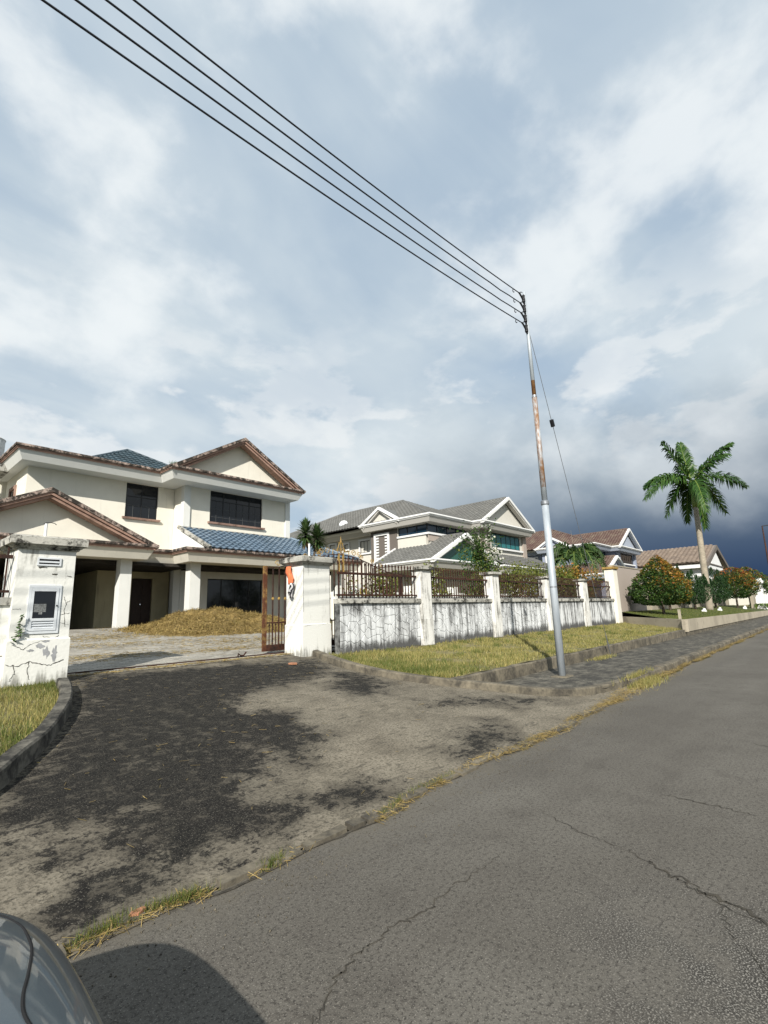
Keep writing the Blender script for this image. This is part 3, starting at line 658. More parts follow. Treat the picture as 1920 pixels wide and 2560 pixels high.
n = 1500; x = np.concatenate([nr.normal(1.25, 0.16, 500), nr.normal(1.6, 0.10, 400), nr.normal(2.2, 0.06, 150), nr.uniform(3.2, 4.4, 450)]); y = np.array([edge(v) for v in x]) + 0.01 + nr.normal(0, 0.022, n)
V, F = blades(np.stack([x, y, np.full(n, 0.004)], 1), 0.03 + 0.06 * nr.random(n), 0.003 + 0.003 * nr.random(n), 0.97, 18)
tag(np_mesh('joint_weeds', V, F, 'greengrass', kind='stuff'), 'green weeds rooted in the joint between driveway and road near the car', 'grass')
n = 2600; x = nr.normal(11.6, 0.5, n); y = 3.30 - np.abs(nr.normal(0, 0.14, n)) + 0.12 * (nr.random(n) < 0.3); z = np.where(y > 3.32, 0.14, 0.0)
V, F = blades(np.stack([x, y, z], 1), 0.05 + 0.10 * nr.random(n), 0.008 + 0.006 * nr.random(n), 0.9, 8)
tag(np_mesh('kerb_weeds', V, F, 'drygrass', kind='stuff'), 'weedy tuft growing over the kerb end in front of the pole', 'grass')
n = 500; x = nr.normal(15.4, 0.45, n); y = 5.33 + nr.normal(0, 0.09, n); V, F = blades(np.stack([x, y, np.full(n, 0.12)], 1), 0.05 + 0.05 * nr.random(n), 0.01 + 0.006 * nr.random(n), 0.9, 9)
tag(np_mesh('footpath_weeds', V, F, 'drygrass', kind='stuff'), 'low weeds on the footpath beside the stay wire', 'grass')

n = 60; cx = nr.uniform(8, 26, n); cy = nr.uniform(5.8, 9.1, n); kk = nr.integers(0, n, 5200)
x = cx[kk] + nr.normal(0, 0.10, 5200); y = np.clip(cy[kk] + nr.normal(0, 0.08, 5200), 5.7, 9.2); x = np.maximum(x, np.array([xr(v) + 0.2 for v in y])); z = np.array([zverge(p, q) for p, q in zip(x, y)])
V, F = blades(np.stack([x, y, z - 0.01], 1), 0.07 + 0.09 * nr.random(5200), 0.012 + 0.012 * nr.random(5200), 0.9, 14)
tag(np_mesh('weed_tufts', V, F, 'greengrass', kind='stuff'), 'green weed tufts dotted through the dry bank below the wall', 'grass')
def grit(name, label, pts, mat, seed):
    g = np.random.default_rng(seed); n = len(pts); T = np.array([(1, 0, -.3), (-.5, .87, -.3), (-.5, -.87, -.3), (0.1, 0, .7)]); V = []
    sz = 0.003 + 0.007 * g.random(n) ** 2.5; a = g.uniform(0, 6.28, n)
    for i in range(n):
        c, q = math.cos(a[i]), math.sin(a[i]); V.append(np.stack([T[:, 0] * c - T[:, 1] * q, T[:, 0] * q + T[:, 1] * c, T[:, 2]], 1) * sz[i] * g.uniform(.7, 1.3, 3) + pts[i])
    F = np.concatenate([np.array([(0, 2, 1), (0, 1, 3), (1, 2, 3), (2, 0, 3)]) + 4 * i for i in range(n)]); return tag(np_mesh(name, np.concatenate(V), F, mat, kind='stuff'), label, 'grit')
n = 1100; x = nr.uniform(0.9, 9, n) ** 1.0; y = np.array([edge(v) for v in x]) - 0.10 - np.abs(nr.normal(0, 0.28, n)); grit('road_grit', 'loose grit scattered on the road beside the driveway joint', np.stack([x, y, np.full(n, 0.004)], 1), 'kerb', 81)
n = 700; y = nr.uniform(3.3, 9.6, n); x = np.array([xl(v) + 0.1 + (xr(v) - xl(v) - 0.2) * q for v, q in zip(y, nr.random(n))]); grit('driveway_grit', 'loose grit and chips scattered over the stained driveway', np.stack([x, y, np.array([zdrive(v) for v in y]) + 0.012], 1), 'kerb', 82)
B = []
for (cx_, cy_, sx_, n) in ((4.0, 7.6, 1.6, 130), (2.6, 5.2, 0.9, 60), (6.5, 8.6, 0.8, 110), (5.0, 5.0, 1.5, 80), (3.1, 9.6, 0.25, 60)):
    xx = nr.normal(cx_, sx_, n); yy = np.clip(nr.normal(cy_, sx_ * .7, n), 3.3, 9.9); xx = np.clip(xx, [xl(v) + .1 for v in yy], [xr(v) - .1 for v in yy]); B.append(np.stack([xx, yy, np.array([zdrive(v) for v in yy]) + 0.022], 1))
B = np.concatenate(B); V, F = strands(B, nr.uniform(0.03, 0.10, len(B)), nr.uniform(0.002, 0.0035, len(B)), 33, 0.05)
tag(np_mesh('driveway_straw', V, F, 'straw', kind='stuff'), 'single dry stalks blown over the stained driveway', 'straw')
# block paving inside the gate: the nearest blocks singly, the rest as one mass
PZ = lambda y: zyard(y)
m = MB(); m.add([(2.6, 10.13, PZ(10.13) - 0.02), (13.5, 10.13, PZ(10.13) - 0.02), (13.5, 20.0, PZ(20) - 0.02), (2.6, 20.0, PZ(20) - 0.02)], [(0, 1, 2, 3)]); paving = structure(m.build('paving', 'crack'))
pm = MB(); pm.add([(-.1, -.05, -.03), (.1, -.05, -.03), (.1, .05, -.03), (-.1, .05, -.03), (-.1, -.05, 0), (.1, -.05, 0), (.1, .05, 0), (-.1, .05, 0), (-.093, -.043, .006), (.093, -.043, .006), (.093, .043, .006), (-.093, .043, .006)],
   [(0, 1, 5, 4), (1, 2, 6, 5), (2, 3, 7, 6), (3, 0, 4, 7), (4, 5, 9, 8), (5, 6, 10, 9), (6, 7, 11, 10), (7, 4, 8, 11), (8, 9, 10, 11)])
pme = bpy.data.meshes.new('paver'); pme.from_pydata(pm.v, [], pm.f); pme.materials.append(MT['paver'])
slots = []; j = 0; y = 10.19
while y < 19.9:
    x = 2.9 + (0.105 if j % 2 else 0)
    while x < 13.3:
        slots.append((x, y)); x += 0.208
    y += 0.108; j += 1
big = set(i for i, _ in sorted(enumerate(slots), key=lambda q: (q[1][1] + 0.25 * q[1][0]) + (50 if q[1][0] > 8.2 or q[1][0] < 3.0 else 0))[:290])
rest = MB(); g = random.Random(4); sl_a = math.atan(0.0715)
for i, (x, y) in enumerate(slots):
    dz = g.uniform(-0.005, 0.004); tx = g.uniform(-0.015, 0.015)
    if i in big: place('paver', pme, Matrix.Translation((x, y, PZ(y) + dz)) @ Matrix.Rotation(sl_a + tx, 4, 'X'), paving)
    else:
        z = PZ(y) + dz; rest.add([(x - .098, y - .049, z - .02), (x + .098, y - .049, z - .02), (x + .098, y + .049, z + .007 - .01), (x - .098, y + .049, z + .007 - .01), (x - .096, y - .047, z + .002), (x + .096, y - .047, z + .002), (x + .096, y + .047, z + .009), (x - .096, y + .047, z + .009)],
            [(4, 5, 6, 7), (0, 1, 5, 4), (1, 2, 6, 5), (2, 3, 7, 6), (3, 0, 4, 7)])
rest.build('far_pavers', 'paver', paving, kind='stuff')
m = MB(); m.box(2.85, 13.3, 10.44, 10.50, 0.66, 0.722); m.box(2.85, 13.3, 10.455, 10.485, 0.70, 0.735); structure(m.build('gate_track', 'rust'))
V, F = strands(np.stack([nr.uniform(3, 8, 1500), 10.1 + np.abs(nr.normal(0, 0.25, 1500)) - 0.1, np.full(1500, 0.71)], 1), nr.uniform(0.05, 0.16, 1500), nr.uniform(0.004, 0.008, 1500), 31, 0.1)
tag(np_mesh('gateway_straw', V, F, 'straw', kind='stuff'), 'loose straw along the gate track in the driveway mouth', 'straw')
B = []
for (cx, cy, sx_, sy_, n) in ((6.0, 16.6, 1.1, .7, 1600), (5.0, 14.6, 1.5, .3, 900), (4.2, 12.4, .7, .35, 700), (7.0, 12.0, 1.0, .25, 900), (8.5, 13.5, 1.4, .6, 1800)):
    xx = nr.normal(cx, sx_, n); yy = np.clip(nr.normal(cy, sy_, n), 10.3, 19.6); B.append(np.stack([xx, yy, np.array([PZ(v) for v in yy]) + 0.015], 1))
B = np.concatenate(B); V, F = strands(B, nr.uniform(0.05, 0.18, len(B)), nr.uniform(0.005, 0.010, len(B)), 32, 0.08)
tag(np_mesh('paving_straw', V, F, 'straw', kind='stuff'), 'scattered straw lying on the block paving before the heap', 'straw')

# ================================================================== GATE PILLARS, WALLS, FENCE
def pillar_body(root, x0, x1, y0, y1, z0, ztop, zpl, capmat='capgrey'):
    m = MB(); m.box(x0, x1, y0, y1, zpl, ztop); m.build('shaft', 'pillar', root)
    m = MB(); m.frustum(x0, x1, y0, y1, z0 - 0.15, zpl - 0.02, 0.022, 0.022); m.frustum(x0, x1, y0, y1, zpl - 0.02, zpl + 0.004, 0.022, 0.003); m.build('plinth', 'pillar', root)
    m = MB(); m.frustum(x0, x1, y0, y1, ztop, ztop + 0.035, 0.035, 0.05); m.frustum(x0, x1, y0, y1, ztop + 0.0352, ztop + 0.075, 0.07, 0.10)
    mo = m.build('cap_moulding', 'capgrey', root)
    m = MB(); m.frustum(x0, x1, y0, y1, ztop + 0.0754, ztop + 0.195, 0.135, 0.14); m.frustum(x0, x1, y0, y1, ztop + 0.1952, ztop + 0.215, 0.14, 0.10); m.build('cap', capmat, root)
def face_crack(root, pts, y, w, seed):
    g = random.Random(seed); P = []
    for i in range(len(pts) - 1):
        for k in range(6):
            u = k / 6; P.append((pts[i][0] * (1 - u) + pts[i + 1][0] * u + g.gauss(0, 0.006), pts[i][1] * (1 - u) + pts[i + 1][1] * u + g.gauss(0, 0.006)))
    P.append(pts[-1]); mb = MB()
    for i, (x, z) in enumerate(P):
        d = Vector(P[min(i + 1, len(P) - 1)]) - Vector(P[max(i - 1, 0)]); d.normalize(); ww = w * g.uniform(0.3, 1.2)
        mb.v += [(x - d.y * ww, y, z + d.x * ww), (x + d.y * ww, y, z - d.x * ww)]
    for i in range(len(P) - 1): mb.f.append((2 * i, 2 * i + 1, 2 * i + 3, 2 * i + 2))
    return mb.build('crack', 'crack', root)

gp = thing('gate_pillar', 'cream gate pillar with aluminium meter box and letter slot, cracked at the foot', 'pillar', (2.42, 10.1, 0.6))
pillar_body(gp, 2.0, 2.83, 9.7, 10.5, 0.6, 2.82, 1.38)
# meter box: frame, door glass, louvre slats, lock
fr = MB(); F0 = 9.7
for (a, b, c, d) in ((2.20, 2.66, 2.19, 2.235), (2.20, 2.66, 1.455, 1.50), (2.20, 2.235, 1.50, 2.19), (2.625, 2.66, 1.50, 2.19)): fr.box(a, b, F0 - 0.018, F0 + 0.01, c, d)
box = fr.build('meter_box', 'alu', gp)
d = MB()
for (a, b, c, e) in ((2.238, 2.622, 2.135, 2.187), (2.238, 2.622, 1.655, 1.70), (2.238, 2.622, 1.503, 1.535), (2.238, 2.275, 1.535, 1.655), (2.585, 2.622, 1.535, 1.655), (2.238, 2.275, 1.70, 2.135), (2.585, 2.622, 1.70, 2.135)): d.box(a, b, F0 - 0.026, F0 - 0.003, c, e)
d.build('door_frame', 'alu', box)
m = MB(); m.box(2.275, 2.585, F0 - 0.016, F0 - 0.008, 1.70, 2.135); m.build('glass', 'tint', box)
for k in range(3):
    m = MB(); z = 1.542 + k * 0.039; m.add([(2.275, F0 - 0.022, z), (2.585, F0 - 0.022, z), (2.585, F0 - 0.005, z + 0.03), (2.275, F0 - 0.005, z + 0.03), (2.275, F0 - 0.019, z - 0.006), (2.585, F0 - 0.019, z - 0.006), (2.585, F0 - 0.002, z + 0.024), (2.275, F0 - 0.002, z + 0.024)], [(0, 1, 2, 3), (7, 6, 5, 4), (0, 4, 5, 1), (1, 5, 6, 2), (2, 6, 7, 3), (3, 7, 4, 0)]); m.build('louvre', 'alu', box)
m = MB(); m.tube([(2.605, F0 - 0.02, 1.90), (2.605, F0 - 0.04, 1.90)], 0.012, 10); m.build('lock', 'fitting', box)
m = MB(); m.box(2.29, 2.46, F0 - 0.0175, F0 - 0.0165, 1.80, 1.93); m.box(2.36, 2.41, F0 - 0.0185, F0 - 0.0176, 1.76, 1.83); m.build('paper_notice', 'paper', box)
sl_ = MB()
for (a, b, c, e) in ((2.27, 2.615, 2.665, 2.69), (2.27, 2.615, 2.555, 2.58), (2.27, 2.295, 2.58, 2.665), (2.59, 2.615, 2.58, 2.665)): sl_.box(a, b, F0 - 0.02, F0 + 0.005, c, e)
slot = sl_.build('letter_slot', 'alu', gp)
m = MB(); m.box(2.295, 2.59, F0 - 0.006, F0 - 0.003, 2.58, 2.665); m.build('slot_opening', 'blackframe', slot)
m = MB(); m.box(2.297, 2.588, F0 - 0.022, F0 - 0.010, 2.605, 2.633); m.build('flap', 'alu', slot)
for pts, w_ in (([(2.05, 1.30), (2.2, 1.22), (2.33, 1.32), (2.5, 1.35)], .004), ([(2.5, 1.38), (2.62, 1.28), (2.66, 1.10), (2.70, 0.9)], .007), ([(2.0, 1.0), (2.15, 0.97), (2.3, 1.03), (2.45, 0.98), (2.6, 0.95), (2.78, 1.02)], .006), ([(2.3, 1.03), (2.28, 0.9), (2.33, 0.75)], .005), ([(2.1, .98), (2.12, .86), (2.06, .75)], .005),
               ([(2.70, 2.05), (2.74, 1.95), (2.81, 1.98)], .004), ([(2.74, 1.95), (2.73, 1.75), (2.76, 1.55)], .004), ([(2.68, 1.75), (2.81, 1.78)], .003), ([(2.68, 1.62), (2.82, 1.58)], .003), ([(2.45, 1.42), (2.6, 1.36), (2.68, 1.42)], .004), ([(2.02, 1.85), (2.12, 1.84)], .003), ([(2.72, 2.4), (2.8, 2.38)], .006), ([(2.3, 2.53), (2.42, 2.525)], .010), ([(2.50, 2.42), (2.58, 2.425)], .010)):
    face_crack(gp, pts, F0 - (0.026 if pts[0][1] < 1.375 else 0.004), w_, int(pts[0][0] * 1000 + pts[0][1] * 77))
g = random.Random(77); m = MB()       # spalled render showing grey
for (cx, cz, rx, rz) in ((2.42, 1.26, .07, .045), (2.52, 1.16, .05, .10), (2.64, 1.12, .045, .13), (2.30, 1.20, .05, .025), (2.50, 1.33, .06, .02)):
    N = 17; pts = [(cx + rx * math.cos(6.283 * k / N) * g.uniform(.45, 1.25), F0 - 0.0245, cz + rz * math.sin(6.283 * k / N) * g.uniform(.45, 1.25)) for k in range(N)]
    o0 = len(m.v); m.v += pts; m.f.append(tuple(range(o0, o0 + N)))
m.build('spalled_patch', 'spall', gp)
m = MB(); m.tube([(2.44, 10.1, 3.03), (2.44, 10.1, 3.33)], 0.022, 10); pp = m.build('lamp_pipe', 'brightwhite', gp)
m = MB(); m.tube([(2.40, 10.1, 3.32), (2.44, 10.1, 3.35), (2.50, 10.09, 3.355), (2.56, 10.08, 3.345), (2.59, 10.08, 3.32)], 0.006, 6); m.build('loose_wire', 'fitting', pp)

gp2 = thing('gate_pillar', 'white gate pillar with orange cloth hung on it beside the rusty gate', 'pillar', (8.27, 10.0, 0.6))
pillar_body(gp2, 7.83, 8.70, 9.7, 10.36, 0.6, 2.85, 1.40)
m = MB(); m.tube([(8.36, 10.1, 3.06), (8.36, 10.1, 3.46)], 0.024, 10); m.build('lamp_pipe', 'brightwhite', gp2)
face_crack(gp2, [(7.86, 1.37), (8.1, 1.385), (8.4, 1.375), (8.69, 1.39)], 9.6755, 0.003, 5); face_crack(gp2, [(7.845, 2.8), (7.84, 2.2), (7.845, 1.7)], 9.6955, 0.004, 6)

# cloth on the pillar
def cloth(name, mat, x, y, z0, z1, w, label, seed):
    g = random.Random(seed); mb = MB(); n = 10; k = 12
    for j in range(n + 1):
        v = j / n; z = z1 + (z0 - z1) * v; ww = w * (0.35 + 0.65 * math.sin(math.pi * min(1, 0.25 + v * 0.62)))
        for i in range(k):
            a = 2 * math.pi * i / k; r = 1 + 0.25 * math.sin(3 * a + v * 5 + seed) + g.uniform(-0.1, 0.1)
            mb.v.append((x - 0.05 + 0.05 * math.cos(a) * r - 0.02 * math.sin(v * 4), y + ww / 2 * math.sin(a) * r + 0.03 * math.sin(v * 5 + seed), z))
    for j in range(n):
        for i in range(k): i2 = (i + 1) % k; mb.f.append((j * k + i, (j + 1) * k + i, (j + 1) * k + i2, j * k + i2))
    mb.f.append(tuple(range(k))); mb.f.append(tuple(n * k + i for i in range(k - 1, -1, -1)))
    return mb
cl = thing('hanging_cloth', 'crumpled orange cloth with black and white printed end tied to the pillar', 'cloth', (7.78, 10.05, 2.0))
cloth('c', 'orange', 7.80, 10.12, 2.38, 2.83, 0.19, '', 1).build('cloth', 'orange', cl, True)
cloth('c', 'ragprint', 7.80, 10.05, 2.05, 2.41, 0.15, '', 4).build('printed_end', 'ragprint', cl, True)

# boundary wall to the right of the gate
def railing(root, x0, x1, y, z0, z1, ztop, step, name='railing', rails=3):
    m = MB(); m.box(x0, x1, y - 0.02, y + 0.02, z1 - 0.03, z1 + 0.03); m.box(x0, x1, y - 0.02, y + 0.02, z0 - 0.02, z0 + 0.02)
    rl = m.build(name, 'rust', root)
    n = int((x1 - x0) / step); bm_ = MB(); h = ztop - z0 + 0.10
    bm_.box(-0.011, 0.011, -0.011, 0.011, -0.10, h - 0.11); bm_.frustum(-0.004, 0.004, -0.004, 0.004, h - 0.1101, h - 0.07, 0.007, 0.016); bm_.frustum(-0.001, 0.001, -0.001, 0.001, h - 0.0699, h - 0.0, 0.018, 0.0005)
    bme = bpy.data.meshes.new('bar'); bme.from_pydata(bm_.v, [], bm_.f); bme.materials.append(MT['rust'])
    for i in range(n + 1): place('bar', bme, Matrix.Translation((x0 + 0.06 + (x1 - x0 - 0.12) * i / n, y + 0.031 * (1 if i % 2 else 1), z0)), rl)
    return rl
bw = thing('boundary_wall', 'stained white boundary wall with rusty spear railings right of the gate', 'wall', (19, 9.4, 0.6))
posts = [(11.98, 12.42), (16.17, 16.62), (20.80, 21.26), (25.05, 25.50)]
panels = [(8.70, 11.98), (12.42, 16.17), (16.62, 20.80), (21.26, 25.05), (25.50, 29.60)]
m = MB(); m.box(8.70, 29.62, 9.18, 9.29, 0.40, 0.64); m.build('footing', 'kerb', bw)
def voronoi_stones(parent, x0, x1, z0, z1, n, y, seed):
    g = random.Random(seed); S = []
    tries = 0
    while len(S) < n and tries < 4000:
        tries += 1; p = (g.uniform(x0, x1), g.uniform(z0, z1))
        if all((p[0] - q[0]) ** 2 + ((p[1] - q[1]) * 1.15) ** 2 > ((x1 - x0) * (z1 - z0) / n) * 0.42 for q in S): S.append(p)
    for i, p in enumerate(S):
        poly = [(x0, z0), (x1, z0), (x1, z1), (x0, z1)]
        for j, q in enumerate(S):
            if i == j: continue
            mx, mz = (p[0] + q[0]) / 2, (p[1] + q[1]) / 2; dx, dz = q[0] - p[0], (q[1] - p[1]); L = math.hypot(dx, dz)
            if L > 1.6: continue
            mx -= dx / L * 0.0045; mz -= dz / L * 0.0045; out = []
            for k in range(len(poly)):
                a, b = poly[k], poly[(k + 1) % len(poly)]; da = (a[0] - mx) * dx + (a[1] - mz) * dz; db = (b[0] - mx) * dx + (b[1] - mz) * dz
                if da <= 0: out.append(a)
                if (da < 0) != (db < 0): u = da / (da - db); out.append((a[0] + (b[0] - a[0]) * u, a[1] + (b[1] - a[1]) * u))
            poly = out
            if len(poly) < 3: break
        if len(poly) < 3: continue
        cx = sum(a for a, _ in poly) / len(poly); cz = sum(b for _, b in poly) / len(poly); k = len(poly); pr = g.uniform(0.004, 0.012)
        mb = MB(); mb.v = [(a, y, b) for a, b in poly] + [(cx + (a - cx) * 0.93, y - pr, cz + (b - cz) * 0.93) for a, b in poly]
        mb.f = [tuple(range(2 * k - 1, k - 1, -1))[::-1]] + [(q, (q + 1) % k, (q + 1) % k + k, q + k) for q in range(k)]
        mb.build('stone', 'stone', parent)
for i, (a, b) in enumerate(panels):
    m = MB(); m.box(a, b, 9.33, 9.52, 0.5, 1.88); pn = m.build('panel', 'joint' if i < 3 else 'wallpaint', bw)
    if i < 3: voronoi_stones(pn, a + 0.01, b - 0.01, 0.645, 1.875, (92, 92, 100)[i], 9.329, 50 + i)
    m = MB(); m.frustum(a, b, 9.26, 9.56, 1.88, 1.985, -0.0005, -0.0005); m.frustum(a, b, 9.27, 9.55, 1.9853, 2.0, -0.001, -0.012); m.build('coping', 'capgrey', bw)
    m = MB(); m.box(a + 0.001, b - 0.001, 9.50, 9.58, 2.0, 2.06); m.build('kerb_strip', 'white', bw)
    railing(bw, a + 0.02, b - 0.02, 9.42, 2.10, 2.66, 2.89 + (0.0 if i else 0.0), 0.142)
for i, (a, b) in enumerate(posts):
    m = MB(); m.box(a, b, 9.20, 9.60, 0.45, 2.84); m.frustum(a, b, 9.20, 9.60, 0.45, 1.40, 0.015, 0.015)
    po = m.build('post', 'post', bw)
    m = MB(); m.frustum(a, b, 9.20, 9.60, 2.841, 2.875, 0.03, 0.05); m.frustum(a, b, 9.20, 9.60, 2.8752, 2.96, 0.09, 0.09); m.build('cap', 'capgrey', po)
# neighbour's tall end post and taupe wall
m = MB(); m.box(29.62, 30.25, 9.15, 9.65, 0.4, 3.62); ep = m.build('end_post', 'cream', bw)
m = MB(); m.frustum(29.62, 30.25, 9.15, 9.65, 3.621, 3.66, 0.03, 0.05); m.frustum(29.62, 30.25, 9.15, 9.65, 3.6602, 3.78, 0.08, 0.08); m.build('cap', 'gilt', ep)
tw = thing('taupe_wall', 'tall plain taupe garden wall behind the round orange tipped tree', 'wall', (33, 9.5, 0.8))
m = MB(); m.box(30.26, 36.2, 9.36, 9.58, 0.6, 3.86); m.build('wall', 'taupe', tw); m = MB(); m.box(30.262, 36.22, 9.33, 9.61, 3.861, 3.93); m.build('coping', 'planter', tw)
lw = thing('low_garden_wall', 'low buff garden wall running behind the row of clipped cypresses', 'wall', (50, 9.6, 0.9))
m = MB(); m.box(36.22, 72, 9.60, 9.76, 0.7, 2.25); m.build('wall', 'planter', lw); m = MB(); m.box(36.23, 72.02, 9.56, 9.80, 2.251, 2.33); m.build('coping', 'white', lw)
for k in range(7):
    m = MB(); x = 38 + k * 5; m.box(x, x + 0.4, 9.52, 9.84, 0.7, 2.55); m.build('pier', 'planter', lw)
# inner wall between the plots, seen through the railings
iw = thing('plot_wall', 'low cream wall between the plots seen through the rusty railings', 'wall', (20, 13, 0.8))
m = MB(); m.box(12.2, 27.0, 13.3, 13.5, 0.7, 2.32); m.build('wall', 'cream', iw); m = MB(); m.box(12.2, 27.02, 13.24, 13.56, 2.321, 2.42); m.build('coping', 'white', iw)
for k in range(5):
    m = MB(); x = 13.2 + k * 3.2; m.box(x, x + 0.3, 13.2, 13.6, 0.7, 2.7); m.build('pier', 'white', iw)
# wall to the left of the gate
wl = thing('boundary_wall', 'cream boundary wall with dark railing left of the meter box pillar', 'wall', (-4, 9.9, 0.6))
m = MB(); m.box(-20, 2.0, 9.84, 10.05, 0.3, 1.92); m.build('panel', 'pillar', wl); m = MB(); m.frustum(-20, 2.0, 9.80, 10.09, 1.921, 2.04, -0.001, -0.001); m.build('coping', 'capgrey', wl)
railing(wl, -3.0, 1.98, 9.92, 2.14, 2.70, 2.96, 0.17); railing(wl, -19.5, -3.05, 9.92, 2.14, 2.70, 2.96, 0.8)
face_crack(wl, [(1.7, 1.15), (1.82, 1.2), (1.9, 1.12), (2.0, 1.15)], 9.8355, 0.005, 8); face_crack(wl, [(1.8, 1.2), (1.83, 1.5), (1.9, 1.6)], 9.8355, 0.003, 9)

# sliding gate pushed open behind the wall
sg = thing('sliding_gate', 'rusty sliding iron gate with gilt scrolls, pushed open behind the wall', 'gate', (9.9, 10.56, 0.75))
GY = 10.56; G0, G1 = 7.27, 12.60; GC = 9.93
def gtop(x): u = abs(x - GC) / (G1 - GC); return 2.82 + 0.50 * (0.5 + 0.5 * math.cos(math.pi * min(1, u)))
m = MB(); m.box(G0, G0 + 0.10, GY - 0.03, GY + 0.03, 0.78, 2.86); m.build('stile', 'rustgold', sg); m = MB(); m.box(G1 - 0.10, G1, GY - 0.03, GY + 0.03, 0.78, 2.86); m.build('stile', 'rust', sg)
m = MB(); m.box(G0 + 0.1, G1 - 0.1, GY - 0.03, GY + 0.03, 0.78, 0.93); m.build('bottom_rail', 'rust', sg); m = MB(); m.box(G0 + 0.1, G1 - 0.1, GY - 0.012, GY + 0.012, 1.44, 1.475); m.build('middle_rail', 'rust', sg)
m = MB(); N = 40; pts = [(G0 + 0.09 + (G1 - G0 - 0.18) * i / N, GY) for i in range(N + 1)]
for i in range(N): m.bar((pts[i][0], GY, gtop(pts[i][0])), (pts[i + 1][0], GY, gtop(pts[i + 1][0])), 0.025, 0.022)
m.build('curved_top_rail', 'rust', sg)
nb = 27
for i in range(1, nb):
    x = G0 + 0.1 + (G1 - G0 - 0.2) * i / nb; m = MB(); m.box(x - 0.013, x + 0.013, GY - 0.013, GY + 0.013, 0.93, gtop(x)); b_ = m.build('bar', 'rust', sg)
    m = MB(); m.frustum(x, x, GY, GY, 2.02, 2.05, 0.014, 0.026); m.frustum(x, x, GY, GY, 2.0502, 2.09, 0.026, 0.014); m.build('collar', 'gilt', b_)
for i in range(nb):
    x = G0 + 0.1 + (G1 - G0 - 0.2) * (i + 0.5) / nb; m = MB(); m.box(x - 0.009, x + 0.009, GY - 0.009, GY + 0.009, 0.931, 1.40); m.frustum(x, x, GY, GY, 1.401, 1.439, 0.02, 0.004); m.build('short_bar', 'rust', sg)
def scroll(x, z, r, sgn, turns=1.4, flip=1, tw_=0.011):
    pts = []
    for k in range(22):
        u = k / 21; a = u * turns * 2 * math.pi; rr = r * (1 - 0.72 * u)
        pts.append((x + sgn * (r - rr * math.cos(a)) - sgn * r * 0.0, GY, z + flip * (rr * math.sin(a)) + r * 0.5))
    m = MB(); m.tube(pts, tw_, 6); return m.build('scroll', 'gilt', sg)
scroll(7.62, 2.90, 0.085, 1, 1.1)
for dx in (0.18, 0.42, 0.66, 0.92, 1.25, 1.6):
    for s in (-1, 1): scroll(GC + s * dx, gtop(GC + s * dx) + 0.05, 0.10 - 0.02 * (dx > 0.9), s * (-1 if int(dx * 10) % 2 else 1))
for s in (-1, 1):
    m = MB(); m.tube(smooth_path([(GC + s * 0.32, GY, 3.30), (GC + s * 0.30, GY, 3.45), (GC + s * 0.16, GY, 3.42), (GC + s * 0.10, GY, 3.55), (GC + s * 0.05, GY, 3.66)], 5), 0.013, 6); m.build('scroll', 'gilt', sg)
    m = MB(); m.box(GC + s * 0.09 - 0.025, GC + s * 0.09 + 0.025, GY - 0.02, GY + 0.02, 2.80, 3.34); m.build('gilt_bar', 'gilt', sg)
m = MB(); m.tube([(GC, GY, 3.3), (GC, GY, 3.62), (GC, GY, 3.68), (GC, GY, 3.74), (GC, GY, 3.86)], [0.014, 0.012, 0.035, 0.022, 0.002], 8); m.tube([(GC - 0.09, GY, 3.66), (GC + 0.09, GY, 3.66)], 0.012, 6); m.build('finial', 'gilt', sg)
for s in (-1, 1): m = MB(); m.tube([(GC + s * 0.9 + 0.14 * math.cos(a), GY, 2.25 + 0.16 * math.sin(a)) for a in [6.283 * k / 18 for k in range(19)]], 0.012, 6); m.build('ring', 'gilt', sg)
m = MB(); m.tube([(6.52, 10.42, 0.725), (6.53, 10.42, 0.80), (6.58, 10.41, 0.755), (6.66, 10.41, 0.75), (6.70, 10.40, 0.80), (6.72, 10.40, 0.82)], 0.018, 7); tag(m.build('gate_stop', 'rust'), 'small bent rusty gate stop standing on the track', 'gate stop')
m = MB(); m.prism([(6.9, 8.95, 0.58), (7.02, 8.9, 0.575), (7.08, 9.0, 0.585), (6.98, 9.06, 0.595), (6.88, 9.03, 0.59)], (0.01, 0, 0.025)); tag(m.build('terracotta_shard', 'terracotta'), 'broken terracotta shard on the driveway near the white pillar', 'shard')
m = MB(); m.prism([(1.33, 3.14, 0.015), (1.37, 3.11, 0.015), (1.42, 3.13, 0.02), (1.41, 3.155, 0.02), (1.35, 3.16, 0.015)], (0.0, 0.0, 0.02)); tag(m.build('terracotta_shard', 'terracotta'), 'orange shard lying in the straw at the road edge near the car', 'shard')

# straw heap
hp = thing('straw_heap', 'large heap of dry cut grass piled on the paving before the porch', 'straw heap', (9.9, 17.9, 1.2))
def heap(x, y):
    a = math.exp(-(((x - 9.95) / 1.75) ** 2) - (((y - 18.35) / 1.25) ** 2)) * 0.45 + 0.28 * math.exp(-(((x - 10.6) / 2.7) ** 2) ** 2 - (((y - 17.4) / 1.75) ** 2) ** 2) + 0.16 * math.exp(-(((x - 11.8) / 1.4) ** 2) - (((y - 17.6) / 1.3) ** 2))
    return a * (1 + 0.14 * math.sin(x * 2.7 + y) * math.sin(y * 3.3) + 0.10 * math.sin(x * 6.3 + 2 * y) * math.sin(y * 5.1 - x)) - 0.03
hme = grid_mesh('heap_core', lambda y: (6.0, 15.2), [14.6 + 6.0 * j / 60 for j in range(61)], 90, lambda x, y: PZ(y) + max(-0.04, heap(x, y)) + 0.02 * math.sin(x * 9) * math.sin(y * 8), 'strawbed'); link('heap_core', hme, 'strawbed', hp, True)
